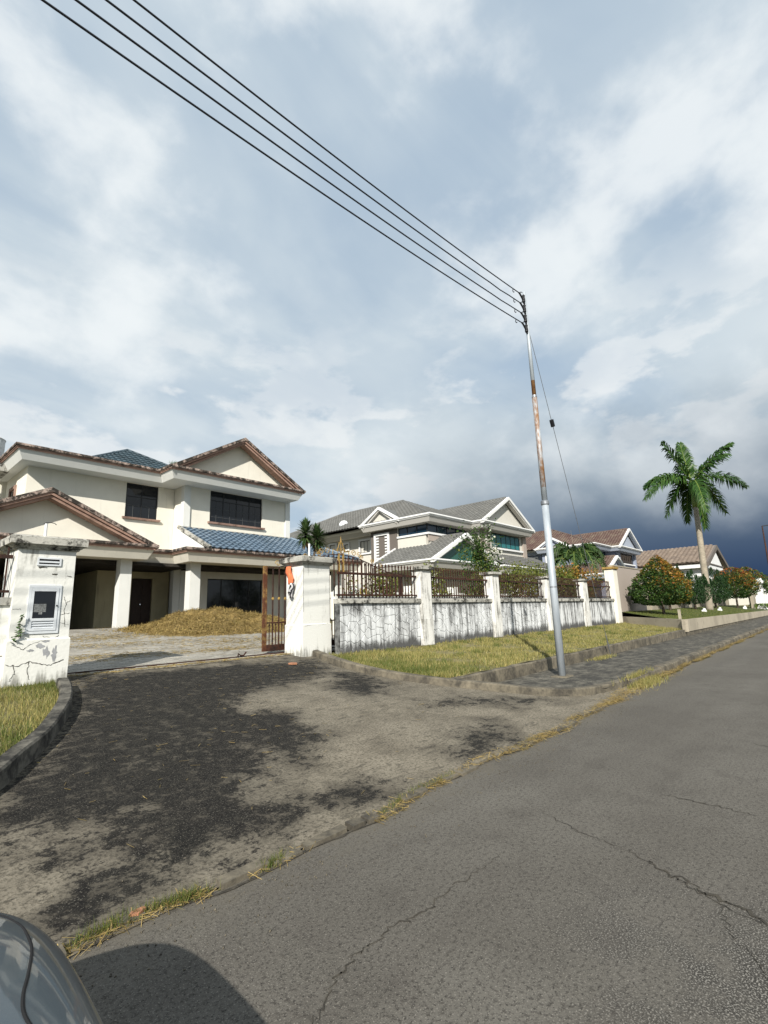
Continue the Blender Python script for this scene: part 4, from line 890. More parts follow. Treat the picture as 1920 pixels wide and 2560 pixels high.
n = 26000; x = nr.uniform(6.2, 15, n); y = nr.uniform(14.7, 20.5, n); h = np.array([heap(a, b) for a, b in zip(x, y)]); k = h > nr.uniform(-0.03, 0.05, n); x, y, h = x[k], y[k], h[k]
V, F = strands(np.stack([x, y, np.array([PZ(v) for v in y]) + h + 0.01 + 0.02 * nr.random(len(x))], 1), nr.uniform(0.08, 0.30, len(x)), nr.uniform(0.006, 0.014, len(x)), 41, 0.45)
np_mesh('loose_straw', V, F, 'straw', hp, kind='stuff')

# ================================================================== ROOF TILES, EAVES, WINDOWS
def tile_geo(w, L, amp=0.035, seg=6):
    V = []; F = []
    for j, (vv, lift) in enumerate(((-0.0, 0.062), (L * 1.08, 0.0))):
        for i in range(seg + 1):
            u = -w / 2 + w * i / seg; V.append((u, vv, lift + amp * (0.5 - 0.5 * math.cos(2 * math.pi * i / seg))))
    n = seg + 1
    for i in range(seg): F.append((i, i + 1, n + i + 1, n + i))
    for i in range(seg + 1): u, vv, h = V[i]; V.append((u, vv + 0.006, h - 0.055))
    for i in range(seg): F.append((2 * n + i, 2 * n + i + 1, i + 1, i))
    return V, F
def frame(p0, u, v):
    u = Vector(u).normalized(); v = Vector(v); v = (v - u * v.dot(u)).normalized(); n = u.cross(v)
    return Matrix(((u.x, v.x, n.x, p0[0]), (u.y, v.y, n.y, p0[1]), (u.z, v.z, n.z, p0[2]), (0, 0, 0, 1)))
def tile_slots(W, L, tw, tl, inside):
    out = []; rows = int(L / tl) + 1; cols_ = int(W / tw) + 1
    for r in range(rows):
        for c in range(cols_):
            u = (c + 0.5) * tw; v = r * tl
            if u < W + tw * 0.3 and inside(u, v + tl * 0.5): out.append((u, v))
    return out
def tile_part(name, parent, mat, p0, u, v, W, L, tw=0.30, tl=0.34, inside=lambda u, v: True, single=False, amp=0.06):
    """one roof slope: a deck with its tiles on it, singly or as one mass"""
    M = frame(p0, u, v); TV, TF = tile_geo(tw, tl, amp); S = tile_slots(W, L, tw, tl, inside)
    if single:
        me = bpy.data.meshes.new('tile'); me.from_pydata(TV, [], TF); me.materials.append(MT[mat])
        for (a, b) in S: place('tile', me, M @ Matrix.Translation((a, b, 0.02)) @ Matrix.Rotation(rng.uniform(-0.02, 0.02), 4, 'Z'), parent)
    else:
        TVn = np.array(TV); V = np.concatenate([TVn + np.array([a, b, 0.02]) for a, b in S]); Mn = np.array(M); V = V @ Mn[:3, :3].T + Mn[:3, 3]
        F = np.concatenate([np.array(TF) + k * len(TV) for k in range(len(S))]); np_mesh(name, V, F, mat, parent, kind='stuff')
def eave(root, path, z, white, mould, cap, capmat, h=0.36, lean=0.18, name='eave'):
    """boxed gutter round the plan: leaning fascia, moulding, cap, flat soffit and flat gutter floor"""
    m = MB(); sweep(m, path, [(-0.12 - lean, z), (-0.12, z + h), (-0.32, z + h), (-0.42 - lean, z)]); fa = m.build('fascia', white, root)
    m = MB(); sweep(m, path, [(-0.13, z + h + 0.002), (-0.07, z + h + 0.002), (-0.07, z + h + 0.035), (-0.035, z + h + 0.05), (-0.035, z + h + 0.085), (-0.30, z + h + 0.085)]); m.build('moulding', mould, root)
    m = MB(); sweep(m, path, [(-0.25, z + h + 0.087), (0.0, z + h + 0.087), (0.015, z + h + 0.12), (0.0, z + h + 0.20), (-0.25, z + h + 0.20)]); m.build('cap', capmat, root)
    ip = inset(path, 0.13 + lean); m = MB(); slab(m, ip, z + 0.012, z + 0.05); m.build('soffit', white, root)
    ip = inset(path, 0.2); m = MB(); slab(m, ip, z + h + 0.115, z + h + 0.15); m.build('gutter_floor', cap, root)
def chevron(mb, xa_, za_, xl_, xr_, zl, d0, d1, y0, y1):
    """band of a pitched verge, d0..d1 below the roof line, between y0 and y1"""
    sl2 = (za_ - zl) / (xa_ - xl_); sr2 = (za_ - zl) / (xr_ - xa_)
    mb.prism([(xl_ - 0.0, y0, zl - d0), (xa_, y0, za_ - d0), (xa_, y0, za_ - d1), (xl_ + (0 if d1 < 0.001 else 0), y0, zl - d1)], (0, y1 - y0, 0))
    mb.prism([(xa_, y0, za_ - d0), (xr_, y0, zl - d0), (xr_, y0, zl - d1), (xa_, y0, za_ - d1)], (0, y1 - y0, 0)); return mb
def window_x(root, x0, x1, z0, z1, y, cols_, rows_, framemat, glass, barmat=None, sill=None, fw=0.05, bars=(), label=None, depth=0.10, outer=None):
    """window in a wall facing -Y; panes recessed; cols_/rows_ are fractions"""
    m = MB(); yf = y + depth - 0.03; yb = y + depth + 0.03
    m.box(x0, x1, yf, yb, z1 - fw, z1); m.box(x0, x1, yf, yb, z0, z0 + fw); m.box(x0, x0 + fw, yf, yb, z0 + fw, z1 - fw); m.box(x1 - fw, x1, yf, yb, z0 + fw, z1 - fw)
    xs = [x0 + fw] + [x0 + (x1 - x0) * c for c in cols_] + [x1 - fw]; zs = [z0 + fw] + [z0 + (z1 - z0) * r for r in rows_] + [z1 - fw]
    for c in xs[1:-1]: m.box(c - fw * 0.4, c + fw * 0.4, yf + 0.004, yb - 0.004, z0 + fw, z1 - fw)
    for r in zs[1:-1]: m.box(x0 + fw, x1 - fw, yf + 0.008, yb - 0.008, r - fw * 0.4, r + fw * 0.4)
    wn = m.build('window', framemat, root)
    if label: wn['label'] = label
    for i in range(len(xs) - 1):
        for j in range(len(zs) - 1):
            q = MB(); q.box(xs[i] + 0.003, xs[i + 1] - 0.003, yf + 0.022, yf + 0.03, zs[j] + 0.003, zs[j + 1] - 0.003); q.build('pane', glass, wn)
    for (a, b, c, d) in bars:
        q = MB(); q.bar((x0 + (x1 - x0) * a, yf + 0.012, z0 + (z1 - z0) * b), (x0 + (x1 - x0) * c, yf + 0.012, z0 + (z1 - z0) * d), 0.014); q.build('thin_bar', barmat or framemat, wn)
    if sill: q = MB(); q.frustum(x0 - 0.10, x1 + 0.10, y - 0.12, y + 0.02, z0 - 0.09, z0 - 0.003, 0, 0.02); q.build('sill', sill, wn)
    if outer:
        q = MB(); o_ = 0.12
        for (a, b, c, d) in ((x0 - o_, x1 + o_, z1, z1 + o_), (x0 - o_, x1 + o_, z0 - o_, z0), (x0 - o_, x0, z0, z1), (x1, x1 + o_, z0, z1)): q.box(a, b, y - 0.05, y + 0.02, c, d)
        q.build('surround', outer, wn)
    return wn
def window_y(root, y0, y1, z0, z1, x, cols_, rows_, framemat, glass, outer=None, fw=0.05, o_=0.13):
    """window in a wall facing -X"""
    m = MB(); a = x + 0.05; b = x + 0.11
    m.box(a, b, y0, y1, z1 - fw, z1); m.box(a, b, y0, y1, z0, z0 + fw); m.box(a, b, y0, y0 + fw, z0 + fw, z1 - fw); m.box(a, b, y1 - fw, y1, z0 + fw, z1 - fw)
    ys_ = [y0 + fw] + [y0 + (y1 - y0) * c for c in cols_] + [y1 - fw]; zs = [z0 + fw] + [z0 + (z1 - z0) * r for r in rows_] + [z1 - fw]
    for c in ys_[1:-1]: m.box(a + 0.004, b - 0.004, c - 0.025, c + 0.025, z0 + fw, z1 - fw)
    for r in zs[1:-1]: m.box(a + 0.008, b - 0.008, y0 + fw, y1 - fw, r - 0.02, r + 0.02)
    wn = m.build('window', framemat, root)
    for i in range(len(ys_) - 1):
        for j in range(len(zs) - 1): q = MB(); q.box(a + 0.025, a + 0.033, ys_[i] + 0.003, ys_[i + 1] - 0.003, zs[j] + 0.003, zs[j + 1] - 0.003); q.build('pane', glass, wn)
    if outer:
        q = MB()
        for (c, d, e, f) in ((y0 - o_, y1 + o_, z1, z1 + o_), (y0 - o_, y1 + o_, z0 - o_, z0), (y0 - o_, y0, z0, z1), (y1, y1 + o_, z0, z1)): q.box(x - 0.06, x + 0.02, c, d, e, f)
        q.build('surround', outer, wn)
    return wn

# ================================================================== THE HOUSE BEHIND THE GATE
H = thing('cream_house', 'weathered two storey cream house with salmon mouldings and blue tiled porch roof', 'house', (11, 24, 1.38))
Z0, ZS1, ZS2 = 1.38, 3.95, 7.93
m = MB(); m.box(4.9, 19.0, 20.0, 34, 0.9, 1.38); m.box(1.2, 8.3, 19.95, 20.0, 0.9, 1.34); m.build('plinth', 'kerb', H)
# walls
m = MB(); wall_open(m, 0, 11.22, 16.85, Z0, ZS2 + 0.1, 22.5, 22.7, [(12.30, 15.43, 1.46, 3.52), (12.28, 15.34, 6.32, 7.925)])
wall_open(m, 1, 22.72, 23.56, Z0, ZS2 + 0.1, 10.95, 11.15, []); m.box(16.95, 17.13, 22.55, 34, Z0, ZS2 + 0.1); m.build('wall', 'cream', H)
m = MB(); wall_open(m, 0, 7.75, 10.9, Z0, ZS1 + 0.1, 23.55, 23.75, [(9.20, 10.13, 1.38, 3.52)]); wall_open(m, 1, 23.76, 27.4, Z0, ZS1 + 0.1, 7.75, 7.95, []); m.build('porch_wall', 'ochre', H)
m = MB(); wall_open(m, 0, 1.4, 7.74, Z0, ZS1 + 0.1, 27.4, 27.6, [(6.4, 6.9, 1.9, 3.3)]); m.box(1.2, 1.39, 20.8, 27.6, Z0, ZS1 + 0.1); m.build('carport_wall_and_light_block', 'dimwall', H)  # back wall, plus unseen left wall added to keep light out
m = MB(); m.box(1.4, 10.5, 20.65, 27.39, ZS1 - 0.13, ZS1 - 0.004); m.box(10.9, 19.4, 20.6, 22.4, ZS1 - 0.11, ZS1 - 0.004); m.build('ceiling', 'ceiling', H)  # dark sheets whose colour stands for shade below the roofs
m = MB(); wall_open(m, 0, 4.85, 10.94, ZS1 + 0.101, ZS2 + 0.1, 23.55, 23.75, [(8.68, 10.15, 6.30, 7.925)])
wall_open(m, 1, 23.76, 27.0, ZS1 + 0.101, ZS2 + 0.1, 4.85, 5.05, [(25.2, 26.0, 6.4, 7.3)]); wall_open(m, 1, 27.22, 34, Z0, ZS2 + 0.1, 4.2, 4.4, [(28.2, 29.0, 6.4, 7.4)]); m.box(4.2, 5.05, 27.0, 27.2, ZS1, ZS2 + 0.1); m.build('upper_wall', 'cream', H)
m = MB(); m.box(10.9, 11.22, 22.42, 22.74, Z0, ZS2 + 0.1); m.build('corner_pilaster', 'white', H); m = MB(); m.box(16.85, 17.15, 22.42, 22.74, Z0, ZS2 + 0.1); m.build('corner_pilaster', 'white', H)
m = MB(); m.box(4.9, 16.9, 33.8, 34.0, Z0, ZS2); m.build('back_wall', 'cream', H)
window_x(H, 12.28, 15.34, 6.32, 7.925, 22.5, (.25, .5, .75), (.70,), 'blackframe', 'tint', 'bar', 'salmon', bars=[(.02, .44, .98, .44), (.02, .18, .98, .18), (.125, .02, .125, .70), (.375, .02, .375, .70), (.625, .02, .625, .70), (.875, .02, .875, .70)])
window_x(H, 8.68, 10.15, 6.30, 7.925, 23.55, (.5,), (.62,), 'blackframe', 'tint', 'bar', 'salmon', bars=[(.02, .36, .98, .36), (.25, .02, .25, .36), (.5, .02, .5, .36), (.75, .02, .75, .36)])
window_x(H, 12.30, 15.43, 1.46, 3.52, 22.5, (.25, .5, .75), (), 'blackframe', 'tint', label='wide black sliding door under the porch')
window_x(H, 6.4, 6.9, 1.9, 3.3, 27.4, (), (), 'blackframe', 'tint')
window_y(H, 25.2, 26.0, 6.4, 7.3, 4.85, (), (), 'salmon', 'tint', 'salmon'); window_y(H, 28.2, 29.0, 6.4, 7.4, 4.2, (), (), 'salmon', 'tint', 'salmon')
m = MB(); m.box(9.22, 10.11, 23.62, 23.67, 1.40, 3.50)
for a in (9.28, 9.70):
    for c in (1.55, 2.5): m.box(a, a + 0.34, 23.605, 23.62, c, c + 0.8)
dr = m.build('door', 'door', H); m = MB(); m.tube([(9.62, 23.60, 2.35), (9.62, 23.54, 2.35)], 0.03, 8); m.build('handle', 'chrome', dr)
# columns
for (a, b, c) in ((7.44, 7.86, 20.2), (10.22, 10.68, 20.15), (18.6, 19.0, 20.2), (1.7, 2.12, 20.2)):
    m = MB(); m.box(a, b, c, c + 0.42, 1.25, ZS1 + 0.03); m.build('column', 'white', H)
m = MB(); m.box(10.56, 10.88, 22.40, 22.72, Z0, ZS1 + 0.03); m.build('column', 'white', H)
# eaves
P_up = [(4.15, 22.38), (9.62, 22.38), (9.62, 21.22), (17.32, 21.22), (17.32, 34.3), (4.15, 34.3)]
P_lo = [(0.98, 19.42), (8.52, 19.42), (8.52, 20.5), (9.52, 20.5), (9.52, 19.22), (19.8, 19.22), (19.8, 30), (0.98, 30)]
eave(H, P_up, ZS2, 'white', 'salmon', 'capgrey', 'capdirt')
eave(H, P_lo, ZS1, 'cream', 'salmon', 'capgrey', 'capdirt')
ZT2 = ZS2 + 0.36 + 0.20; ZT1 = ZS1 + 0.36 + 0.20
# right gable
def gable(apx, apz, x0, x1, zl, y0, back, wallmat, over, mould, capm, roofmat):
    m = MB(); chevron(m, apx, apz, x0, x1, zl, 0.0, 0.15, y0, y0 + 0.35); m.build('verge_cap', capm, H)
    m = MB(); chevron(m, apx, apz - 0.152, x0 + 0.10, x1 - 0.10, zl - 0.10, 0.0, 0.10, y0 + 0.05, y0 + 0.5); chevron(m, apx, apz - 0.25, x0 + 0.35, x1 - 0.35, zl - 0.10, 0.0, 0.11, y0 + 0.12, y0 + 0.55); m.build('verge_moulding', mould, H)
    m = MB(); m.prism([(x0 + 0.5, y0 + over, zl - 0.05), (x1 - 0.5, y0 + over, zl - 0.05), (apx, y0 + over, apz - 0.30)], (0, 0.2, 0)); m.build('gable_wall', wallmat, H)
    m = MB(); chevron(m, apx, apz - 0.03, x0, x1, zl - 0.03, 0, 0.08, y0 + 0.352, back); m.build('roof', roofmat, H)
gable(13.40, 10.66, 9.66, 17.28, ZT2 - 0.02, 21.22, 33.5, 'cream', 0.62, 'salmon', 'capdirt', 'tile_dark')
gable(4.76, 6.22, 1.02, 8.50, ZT1 - 0.02, 19.42, 23.5, 'cream', 0.60, 'salmon', 'capdirt', 'tile_dark')
# hipped main roof behind
apx, apy, apz = 9.85, 27.0, 10.55; bx0, bx1, by0, by1 = 6.6, 13.1, 23.3, 30.7; zb = ZT2 - 0.05
m = MB(); m.add([(bx0, by0, zb), (bx1, by0, zb), (bx1, by1, zb), (bx0, by1, zb), (apx, apy, apz)], [(0, 1, 4), (1, 2, 4), (2, 3, 4), (3, 0, 4)]); mr = m.build('main_roof', 'tile_dark', H)
Ls = math.hypot(apy - by0, apz - zb); W = bx1 - bx0
tile_part('roof_tiles', mr, 'tile_dark', (bx0, by0, zb), (1, 0, 0), (0, apy - by0, apz - zb), W, Ls, 0.27, 0.32, lambda u, v: (u > (apx - bx0) * v / Ls - 0.05) and (W - u > (bx1 - apx) * v / Ls - 0.05))
Wl = by1 - by0; Ll = math.hypot(apx - bx0, apz - zb)
tile_part('roof_tiles', mr, 'tile_dark', (bx0, by1, zb), (0, -1, 0), (apx - bx0, 0, apz - zb), Wl, Ll, 0.27, 0.32, lambda u, v: (u > Wl / 2 * v / Ll) and (Wl - u > Wl / 2 * v / Ll))
m = MB(); m.tube([(bx0, by0, zb + .06), (apx, apy, apz + .06)], 0.07, 8); m.tube([(bx1, by0, zb + .06), (apx, apy, apz + .06)], 0.07, 8); m.build('hip_cap', 'tile_dark', mr)
# lean-to porch roof, tiles one by one
ex, ey, ez = 10.72, 19.5, ZT1 + 0.02; ty, tz = 22.42, 5.82; xr0, xr1 = 17.2, 19.7
m = MB(); m.add([(ex, ey, ez), (xr1, ey, ez), (xr0, ty, tz), (ex, ty, tz), (xr1, 29, ez), (xr0, 29, tz)], [(0, 1, 2, 3), (1, 4, 5, 2)]); lr = m.build('porch_roof', 'tile_dark', H)
Ls = math.hypot(ty - ey, tz - ez); W = xr1 - ex
tile_part('tile', lr, 'tile_blue', (ex, ey, ez), (1, 0, 0), (0, ty - ey, tz - ez), W, Ls, 0.31, 0.335, lambda u, v: W - u > (xr1 - xr0) * v / Ls + 0.02, single=True, amp=0.06)
m = MB(); m.tube([(xr1, ey, ez + 0.08), (xr0, ty, tz + 0.08)], 0.09, 8); m.build('hip_cap', 'tile_blue', lr)
m = MB(); m.bar((ex - 0.02, ey - 0.05, ez + 0.05), (ex - 0.02, ty, tz + 0.06), 0.12, 0.14); m.build('verge_cap', 'capgrey', lr); m = MB(); m.bar((ex, ty - 0.01, tz + 0.06), (xr0, ty - 0.01, tz + 0.06), 0.12, 0.10); m.build('flashing', 'capgrey', lr)
m = MB(); m.prism([(ex - 0.16, ey + 0.4, ez - 0.1), (ex - 0.16, ty + 0.2, ez - 0.1), (ex - 0.16, ty + 0.2, tz + 0.03), (ex - 0.16, ey + 0.4, ez + 0.13)], (0.10, 0, 0)); m.build('verge_wall', 'white', H)
m = MB(); m.tube([(9.95, 21.40, 8.5), (9.93, 21.36, 8.56)], 0.01, 4); 
tk = thing('water_tank', 'pale round water tank behind the left roof edge of the cream house', 'water tank', (3.6, 25.0, 8.3))
m = MB(); m.tube([(3.75, 25.6, 8.2), (3.75, 25.6, 9.35)], 0.62, 20); m.build('tank', 'steelroof', tk)
m = MB(); m.tube([(3.75, 25.6, 9.351), (3.75, 25.6, 9.45), (3.75, 25.6, 9.55)], [0.64, 0.5, 0.15], 20); m.build('lid', 'steelroof', tk); m = MB(); m.box(3.0, 4.5, 24.9, 26.3, 7.9, 8.19); m.build('stand', 'capgrey', tk)
# small fern on the gutter corner
V, F = blades(np.stack([nr.normal(9.9, .14, 160), np.full(160, 21.3), np.full(160, 8.5)], 1), nr.uniform(.08, .22, 160), nr.uniform(.01, .03, 160), .9, 61); tag(np_mesh('gutter_fern', V, F, 'weed'), 'small weed growing from the gutter corner of the cream house', 'weed')

# ================================================================== NEIGHBOURING VILLAS
def villa(name, label, dx, dy, pal, dzg=0.0, full=True):
    X = lambda v: v + dx
    Y = lambda v: v + dy
    root = thing(name, label, 'house', (X(34), Y(28), 1.3))
    Z1, Z2 = 4.38, 7.82; T1, T2 = Z1 + 0.56, Z2 + 0.56
    wallm, fasc, trim, accent, dark, tile, gl1, gl2 = pal
    # ground floor and upper walls
    m = MB(); m.box(X(28.3), X(41.2), Y(21.0), Y(40), 0.8, Z1 + 0.2); m.build('ground_floor_wall', wallm, root)
    m = MB(); wall_open(m, 0, X(28.3), X(33.58), Z1 + 0.2, Z2 + 0.08, Y(20.85), Y(21.05), [(X(28.3), X(33.5), 7.18, 7.80)]); wall_open(m, 1, Y(21.06), Y(23.7), Z1 + 0.2, Z2 + 0.08, X(28.1), X(28.3), [(Y(21.06), Y(23.65), 7.18, 7.80)])
    m.box(X(29.2), X(29.4), Y(26.42), Y(40), Z1, Z2 + 0.08); m.box(X(41.0), X(41.2), Y(21), Y(40), Z1, Z2); m.build('wall', wallm, root)
    m = MB(); m.box(X(28.0), X(33.55), Y(20.72), Y(20.95), 7.02, 7.16); m.box(X(28.0), X(28.2), Y(20.951), Y(23.69), 7.02, 7.16); m.build('sill_band', trim, root)
    m = MB(); m.box(X(28.06), X(33.5), Y(20.80), Y(20.849), 6.55, 7.018); m.build('recess_band', accent, root)
    st_ = MB()
    for x in (28.12, 29.3, 30.55, 31.8, 33.0): st_.box(X(x) - 0.03, X(x) + 0.03, Y(20.9), Y(20.97), 7.18, 7.80)
    for y in (21.9, 22.8, 23.6): st_.box(X(28.14), X(28.2), Y(y) - 0.03, Y(y) + 0.03, 7.18, 7.80)
    sw = st_.build('strip_window', 'blackframe', root)
    for a, b, k in ((28.16, 29.27, 0), (29.33, 30.52, 1), (30.58, 31.77, 0), (31.83, 32.97, 0)): q = MB(); q.box(X(a), X(b), Y(20.93), Y(20.94), 7.18, 7.80); q.build('pane', gl1, sw)
    for a, b in ((20.98, 21.87), (21.93, 22.77), (22.83, 23.57)): q = MB(); q.box(X(28.17), X(28.18), Y(a), Y(b), 7.18, 7.80); q.build('pane', gl1, sw)
    # dark bay with its tall framed window
    m = MB(); m.box(X(28.05), X(28.3), Y(23.72), Y(26.4), Z1 + 0.2, Z2 + 0.08); m.box(X(28.301), X(29.3), Y(26.2), Y(26.4), Z1 + 0.2, Z2 + 0.08); m.build('bay', dark, root)
    m = MB()
    for (a, b, c, d) in ((24.45, 26.0, 7.44, 7.62), (24.45, 24.62, 5.4, 7.44), (25.83, 26.0, 5.4, 7.44)): m.box(X(27.95), X(28.06), Y(a), Y(b), c, d)
    bf = m.build('bay_frame', trim, root)
    for s_, y in enumerate((24.64, 25.55)):
        for k in range(9): q = MB(); q.box(X(27.99), X(28.04), Y(y), Y(y + 0.26), 5.45 + k * 0.22, 5.45 + k * 0.22 + 0.12); q.build('louvre', trim, bf)
    for (a, b, c, d) in ((27.5, 28.65, 6.5, 7.5), (30.05, 30.55, 7.0, 7.45), (31.6, 32.4, 6.5, 7.6), (33.2, 33.8, 6.9, 7.6)): window_y(root, Y(a), Y(b), c, d, X(29.2) - 0.06, (.33, .66) if b - a > 0.9 else (), (), 'blackframe', 'blueglass', trim)
    # right gabled bay
    m = MB(); wall_open(m, 0, X(33.6), X(41.2), Z1 + 0.2, Z2 + 0.08, Y(20.0), Y(20.2), [(X(35.5), X(40.35), 6.55, 7.78)]); m.box(X(33.6), X(33.8), Y(20.201), Y(21), Z1 + 0.2, Z2 + 0.08); m.build('bay_wall', wallm, root)
    m = MB(); m.box(X(33.7), X(35.0), Y(19.84), Y(19.999), Z1 + 0.2, Z2 + 0.06); m.build('pilaster', accent, root); m = MB(); m.box(X(40.7), X(41.3), Y(19.84), Y(19.999), Z1 + 0.2, Z2 + 0.06); m.build('pilaster', accent, root)
    wn = window_x(root, X(35.5), X(40.35), 6.55, 7.78, Y(20.0), (.167, .333, .5, .667, .833), (), 'blackframe', gl2, fw=0.09, depth=0.06)
    if full:
        for k in range(6): q = MB(); a = X(35.75) + k * 0.78; q.box(a, a + 0.32, Y(20.075), Y(20.08), 6.68, 7.68); q.build('curtain', 'curtain', wn)
    m = MB(); m.box(X(35.3), X(40.55), Y(19.82), Y(19.998), 6.40, 6.545); m.build('window_sill', trim, root)
    # eaves
    eave(root, [(X(27.25), Y(20.0)), (X(32.7), Y(20.0)), (X(32.7), Y(19.0)), (X(41.5), Y(19.0)), (X(41.5), Y(40.5)), (X(28.5), Y(40.5)), (X(28.5), Y(27.0)), (X(27.25), Y(27.0))], Z2, fasc, trim, 'capgrey', trim)
    eave(root, [(X(25.4), Y(18.5)), (X(33.6), Y(18.5)), (X(33.6), Y(24.0)), (X(25.4), Y(24.0))], Z1, fasc, trim, 'capgrey', trim)
    eave(root, [(X(33.95), Y(18.2)), (X(45.5), Y(18.2)), (X(45.5), Y(21.0)), (X(33.95), Y(21.0))], Z1 - 0.02, fasc, trim, 'capgrey', trim)
    for (x, y) in ((26.1, 19.1), (32.6, 19.1), (36.5, 18.9), (44.6, 18.9), (26.1, 23.2)): q = MB(); q.box(X(x), X(x + 0.4), Y(y), Y(y + 0.4), 0.8, Z1 + 0.03); q.build('column', wallm, root)
    # gables facing the street
    def fgable(ax, az, x0, x1, zl, y0, over, panel, back, slope_tiles):
        m = MB(); chevron(m, X(ax), az, X(x0), X(x1), zl, 0, 0.24, Y(y0), Y(y0) + 0.30); m.build('verge', trim, root)
        m = MB(); chevron(m, X(ax), az - 0.245, X(x0 + 0.3), X(x1 - 0.3), zl - 0.07, 0, 0.12, Y(y0) + 0.10, Y(y0) + 0.45); m.build('verge_moulding', fasc, root)
        m = MB(); m.prism([(X(x0 + 0.55), Y(y0) + over, zl - 0.03), (X(x1 - 0.55), Y(y0) + over, zl - 0.03), (X(ax), Y(y0) + over, az - 0.33)], (0, 0.15, 0)); m.build('gable_panel', panel, root)
        m = MB(); chevron(m, X(ax), az - 0.06, X(x0), X(x1), zl - 0.06, 0, 0.06, Y(y0) + 0.31, Y(back)); rf = m.build('roof', tile, root)
        L = math.hypot(ax - x0, az - zl)
        tile_part('roof_tiles', rf, tile, (X(x0), Y(back), zl - 0.05), (0, -1, 0), (ax - x0, 0, az - zl), back - y0 - 0.32, L, 0.32, 0.36)
        m = MB(); m.tube([(X(ax), Y(y0) + 0.31, az + 0.0), (X(ax), Y(back), az + 0.0)], 0.09, 8); m.build('ridge_cap', tile, rf)
    fgable(37.15, 10.78, 32.75, 41.5, T2 - 0.01, 19.0, 0.55, wallm if full else 'bluetrim', 32.0, True)
    fgable(29.6, 6.95, 25.45, 33.75, T1 - 0.01, 18.5, 0.45, 'greenglass' if full else wallm, 23.9, True)
    m = MB(); m.bar((X(25.45), Y(23.92), T1 + 0.05), (X(28.1), Y(23.92), T1 + 1.36), 0.12, 0.12); m.build('flashing', trim, root)
    # small gable on the side eave
    za_, ya_, y0_, y1_ = 9.55, 24.85, 22.85, 26.85; xg = X(27.27); zl = T2 - 0.01
    def cy(mb, d0, d1, i0, x0_, x1_):
        for (ya2, yb2) in ((y0_ + i0, ya_), (ya_, y1_ - i0)):
            z_a = (zl if ya2 != ya_ else za_) - 0; z_b = (za_ if yb2 == ya_ else zl)
            mb.prism([(x0_, Y(ya2), z_a - d0), (x0_, Y(yb2), z_b - d0), (x0_, Y(yb2), z_b - d1), (x0_, Y(ya2), z_a - d1)], (x1_ - x0_, 0, 0))
        return mb
    cy(MB(), 0, 0.22, 0, xg, xg + 0.30).build('verge', trim, root); cy(MB(), 0.222, 0.33, 0.3, xg + 0.10, xg + 0.4).build('verge_moulding', fasc, root)
    m = MB(); m.prism([(xg + 0.35, Y(y0_ + 0.4), zl - 0.02), (xg + 0.35, Y(y1_ - 0.4), zl - 0.02), (xg + 0.35, Y(ya_), za_ - 0.3)], (0.15, 0, 0)); m.build('gable_panel', wallm, root)
    cy(MB(), 0.05, 0.10, 0, xg + 0.302, xg + 2.6).build('roof', tile, root)
    # main hipped roof
    bx0, bx1, by0, by1, zb = 27.42, 37.6, 20.2, 40.3, T2 - 0.06; rx, r0, r1, rz = 32.5, 26.6, 34.4, 11.05
    m = MB(); m.add([(X(bx0), Y(by0), zb), (X(bx1), Y(by0), zb), (X(bx1), Y(by1), zb), (X(bx0), Y(by1), zb), (X(rx), Y(r0), rz), (X(rx), Y(r1), rz)], [(0, 1, 4), (1, 2, 5, 4), (2, 3, 5), (3, 0, 4, 5)]); mr = m.build('main_roof', tile, root)
    L = math.hypot(rx - bx0, rz - zb); W = by1 - by0
    tile_part('roof_tiles', mr, tile, (X(bx0), Y(by1), zb), (0, -1, 0), (rx - bx0, 0, rz - zb), W, L, 0.32, 0.36, lambda u, v: u > (by1 - r1) * v / L and (W - u) > (r0 - by0) * v / L)
    L2 = math.hypot(r0 - by0, rz - zb); W2 = bx1 - bx0
    tile_part('roof_tiles', mr, tile, (X(bx0), Y(by0), zb), (1, 0, 0), (0, r0 - by0, rz - zb), W2, L2, 0.32, 0.36, lambda u, v: u > (rx - bx0) * v / L2 and (W2 - u) > (bx1 - rx) * v / L2)
    m = MB(); m.tube([(X(bx0), Y(by0), zb + .05), (X(rx), Y(r0), rz + .05), (X(rx), Y(r1), rz + .05), (X(bx0), Y(by1), zb + .05)], 0.10, 8); m.build('ridge_cap', tile, mr)
    # lean-to in front of the gabled bay
    ez, tz = T1 + 0.0, 5.95; m = MB(); m.add([(X(34.0), Y(18.35), ez), (X(45.4), Y(18.35), ez), (X(43.2), Y(20.0), tz), (X(34.0), Y(20.0), tz), (X(45.4), Y(21), ez), (X(43.2), Y(21), tz)], [(0, 1, 2, 3), (1, 4, 5, 2)]); lr = m.build('porch_roof', tile, root)
    L = math.hypot(1.65, tz - ez); W = 11.4
    tile_part('roof_tiles', lr, tile, (X(34.0), Y(18.35), ez), (1, 0, 0), (0, 1.65, tz - ez), W, L, 0.32, 0.36, lambda u, v: W - u > 2.2 * v / L)
    return root
villa('grey_house', 'grey tiled villa with white gables and taupe trim behind the railings', 0, 0, ('greywall', 'greytrim', 'brightwhite', 'taupe', 'darktaupe', 'tile_grey', 'blueglass', 'tealglass'))
villa('blue_house', 'blue grey villa with faded red brown roof behind the small palm', 27.4, -1.6, ('bluewall', 'bluetrim', 'brightwhite', 'bluewall', 'bluewall', 'tile_red', 'blueglass', 'tint'), full=False)
sd = thing('satellite_dish', 'small pale satellite dish on the grey tiled roof slope', 'satellite dish', (28.7, 30.0, 8.6))
m = MB(); N = 16; c = Vector((28.55, 30.0, 9.12)); nd_ = Vector((-0.75, -0.45, 0.48)).normalized(); u_ = nd_.orthogonal().normalized(); v_ = nd_.cross(u_)
m.v.append(tuple(c - nd_ * 0.10)); 
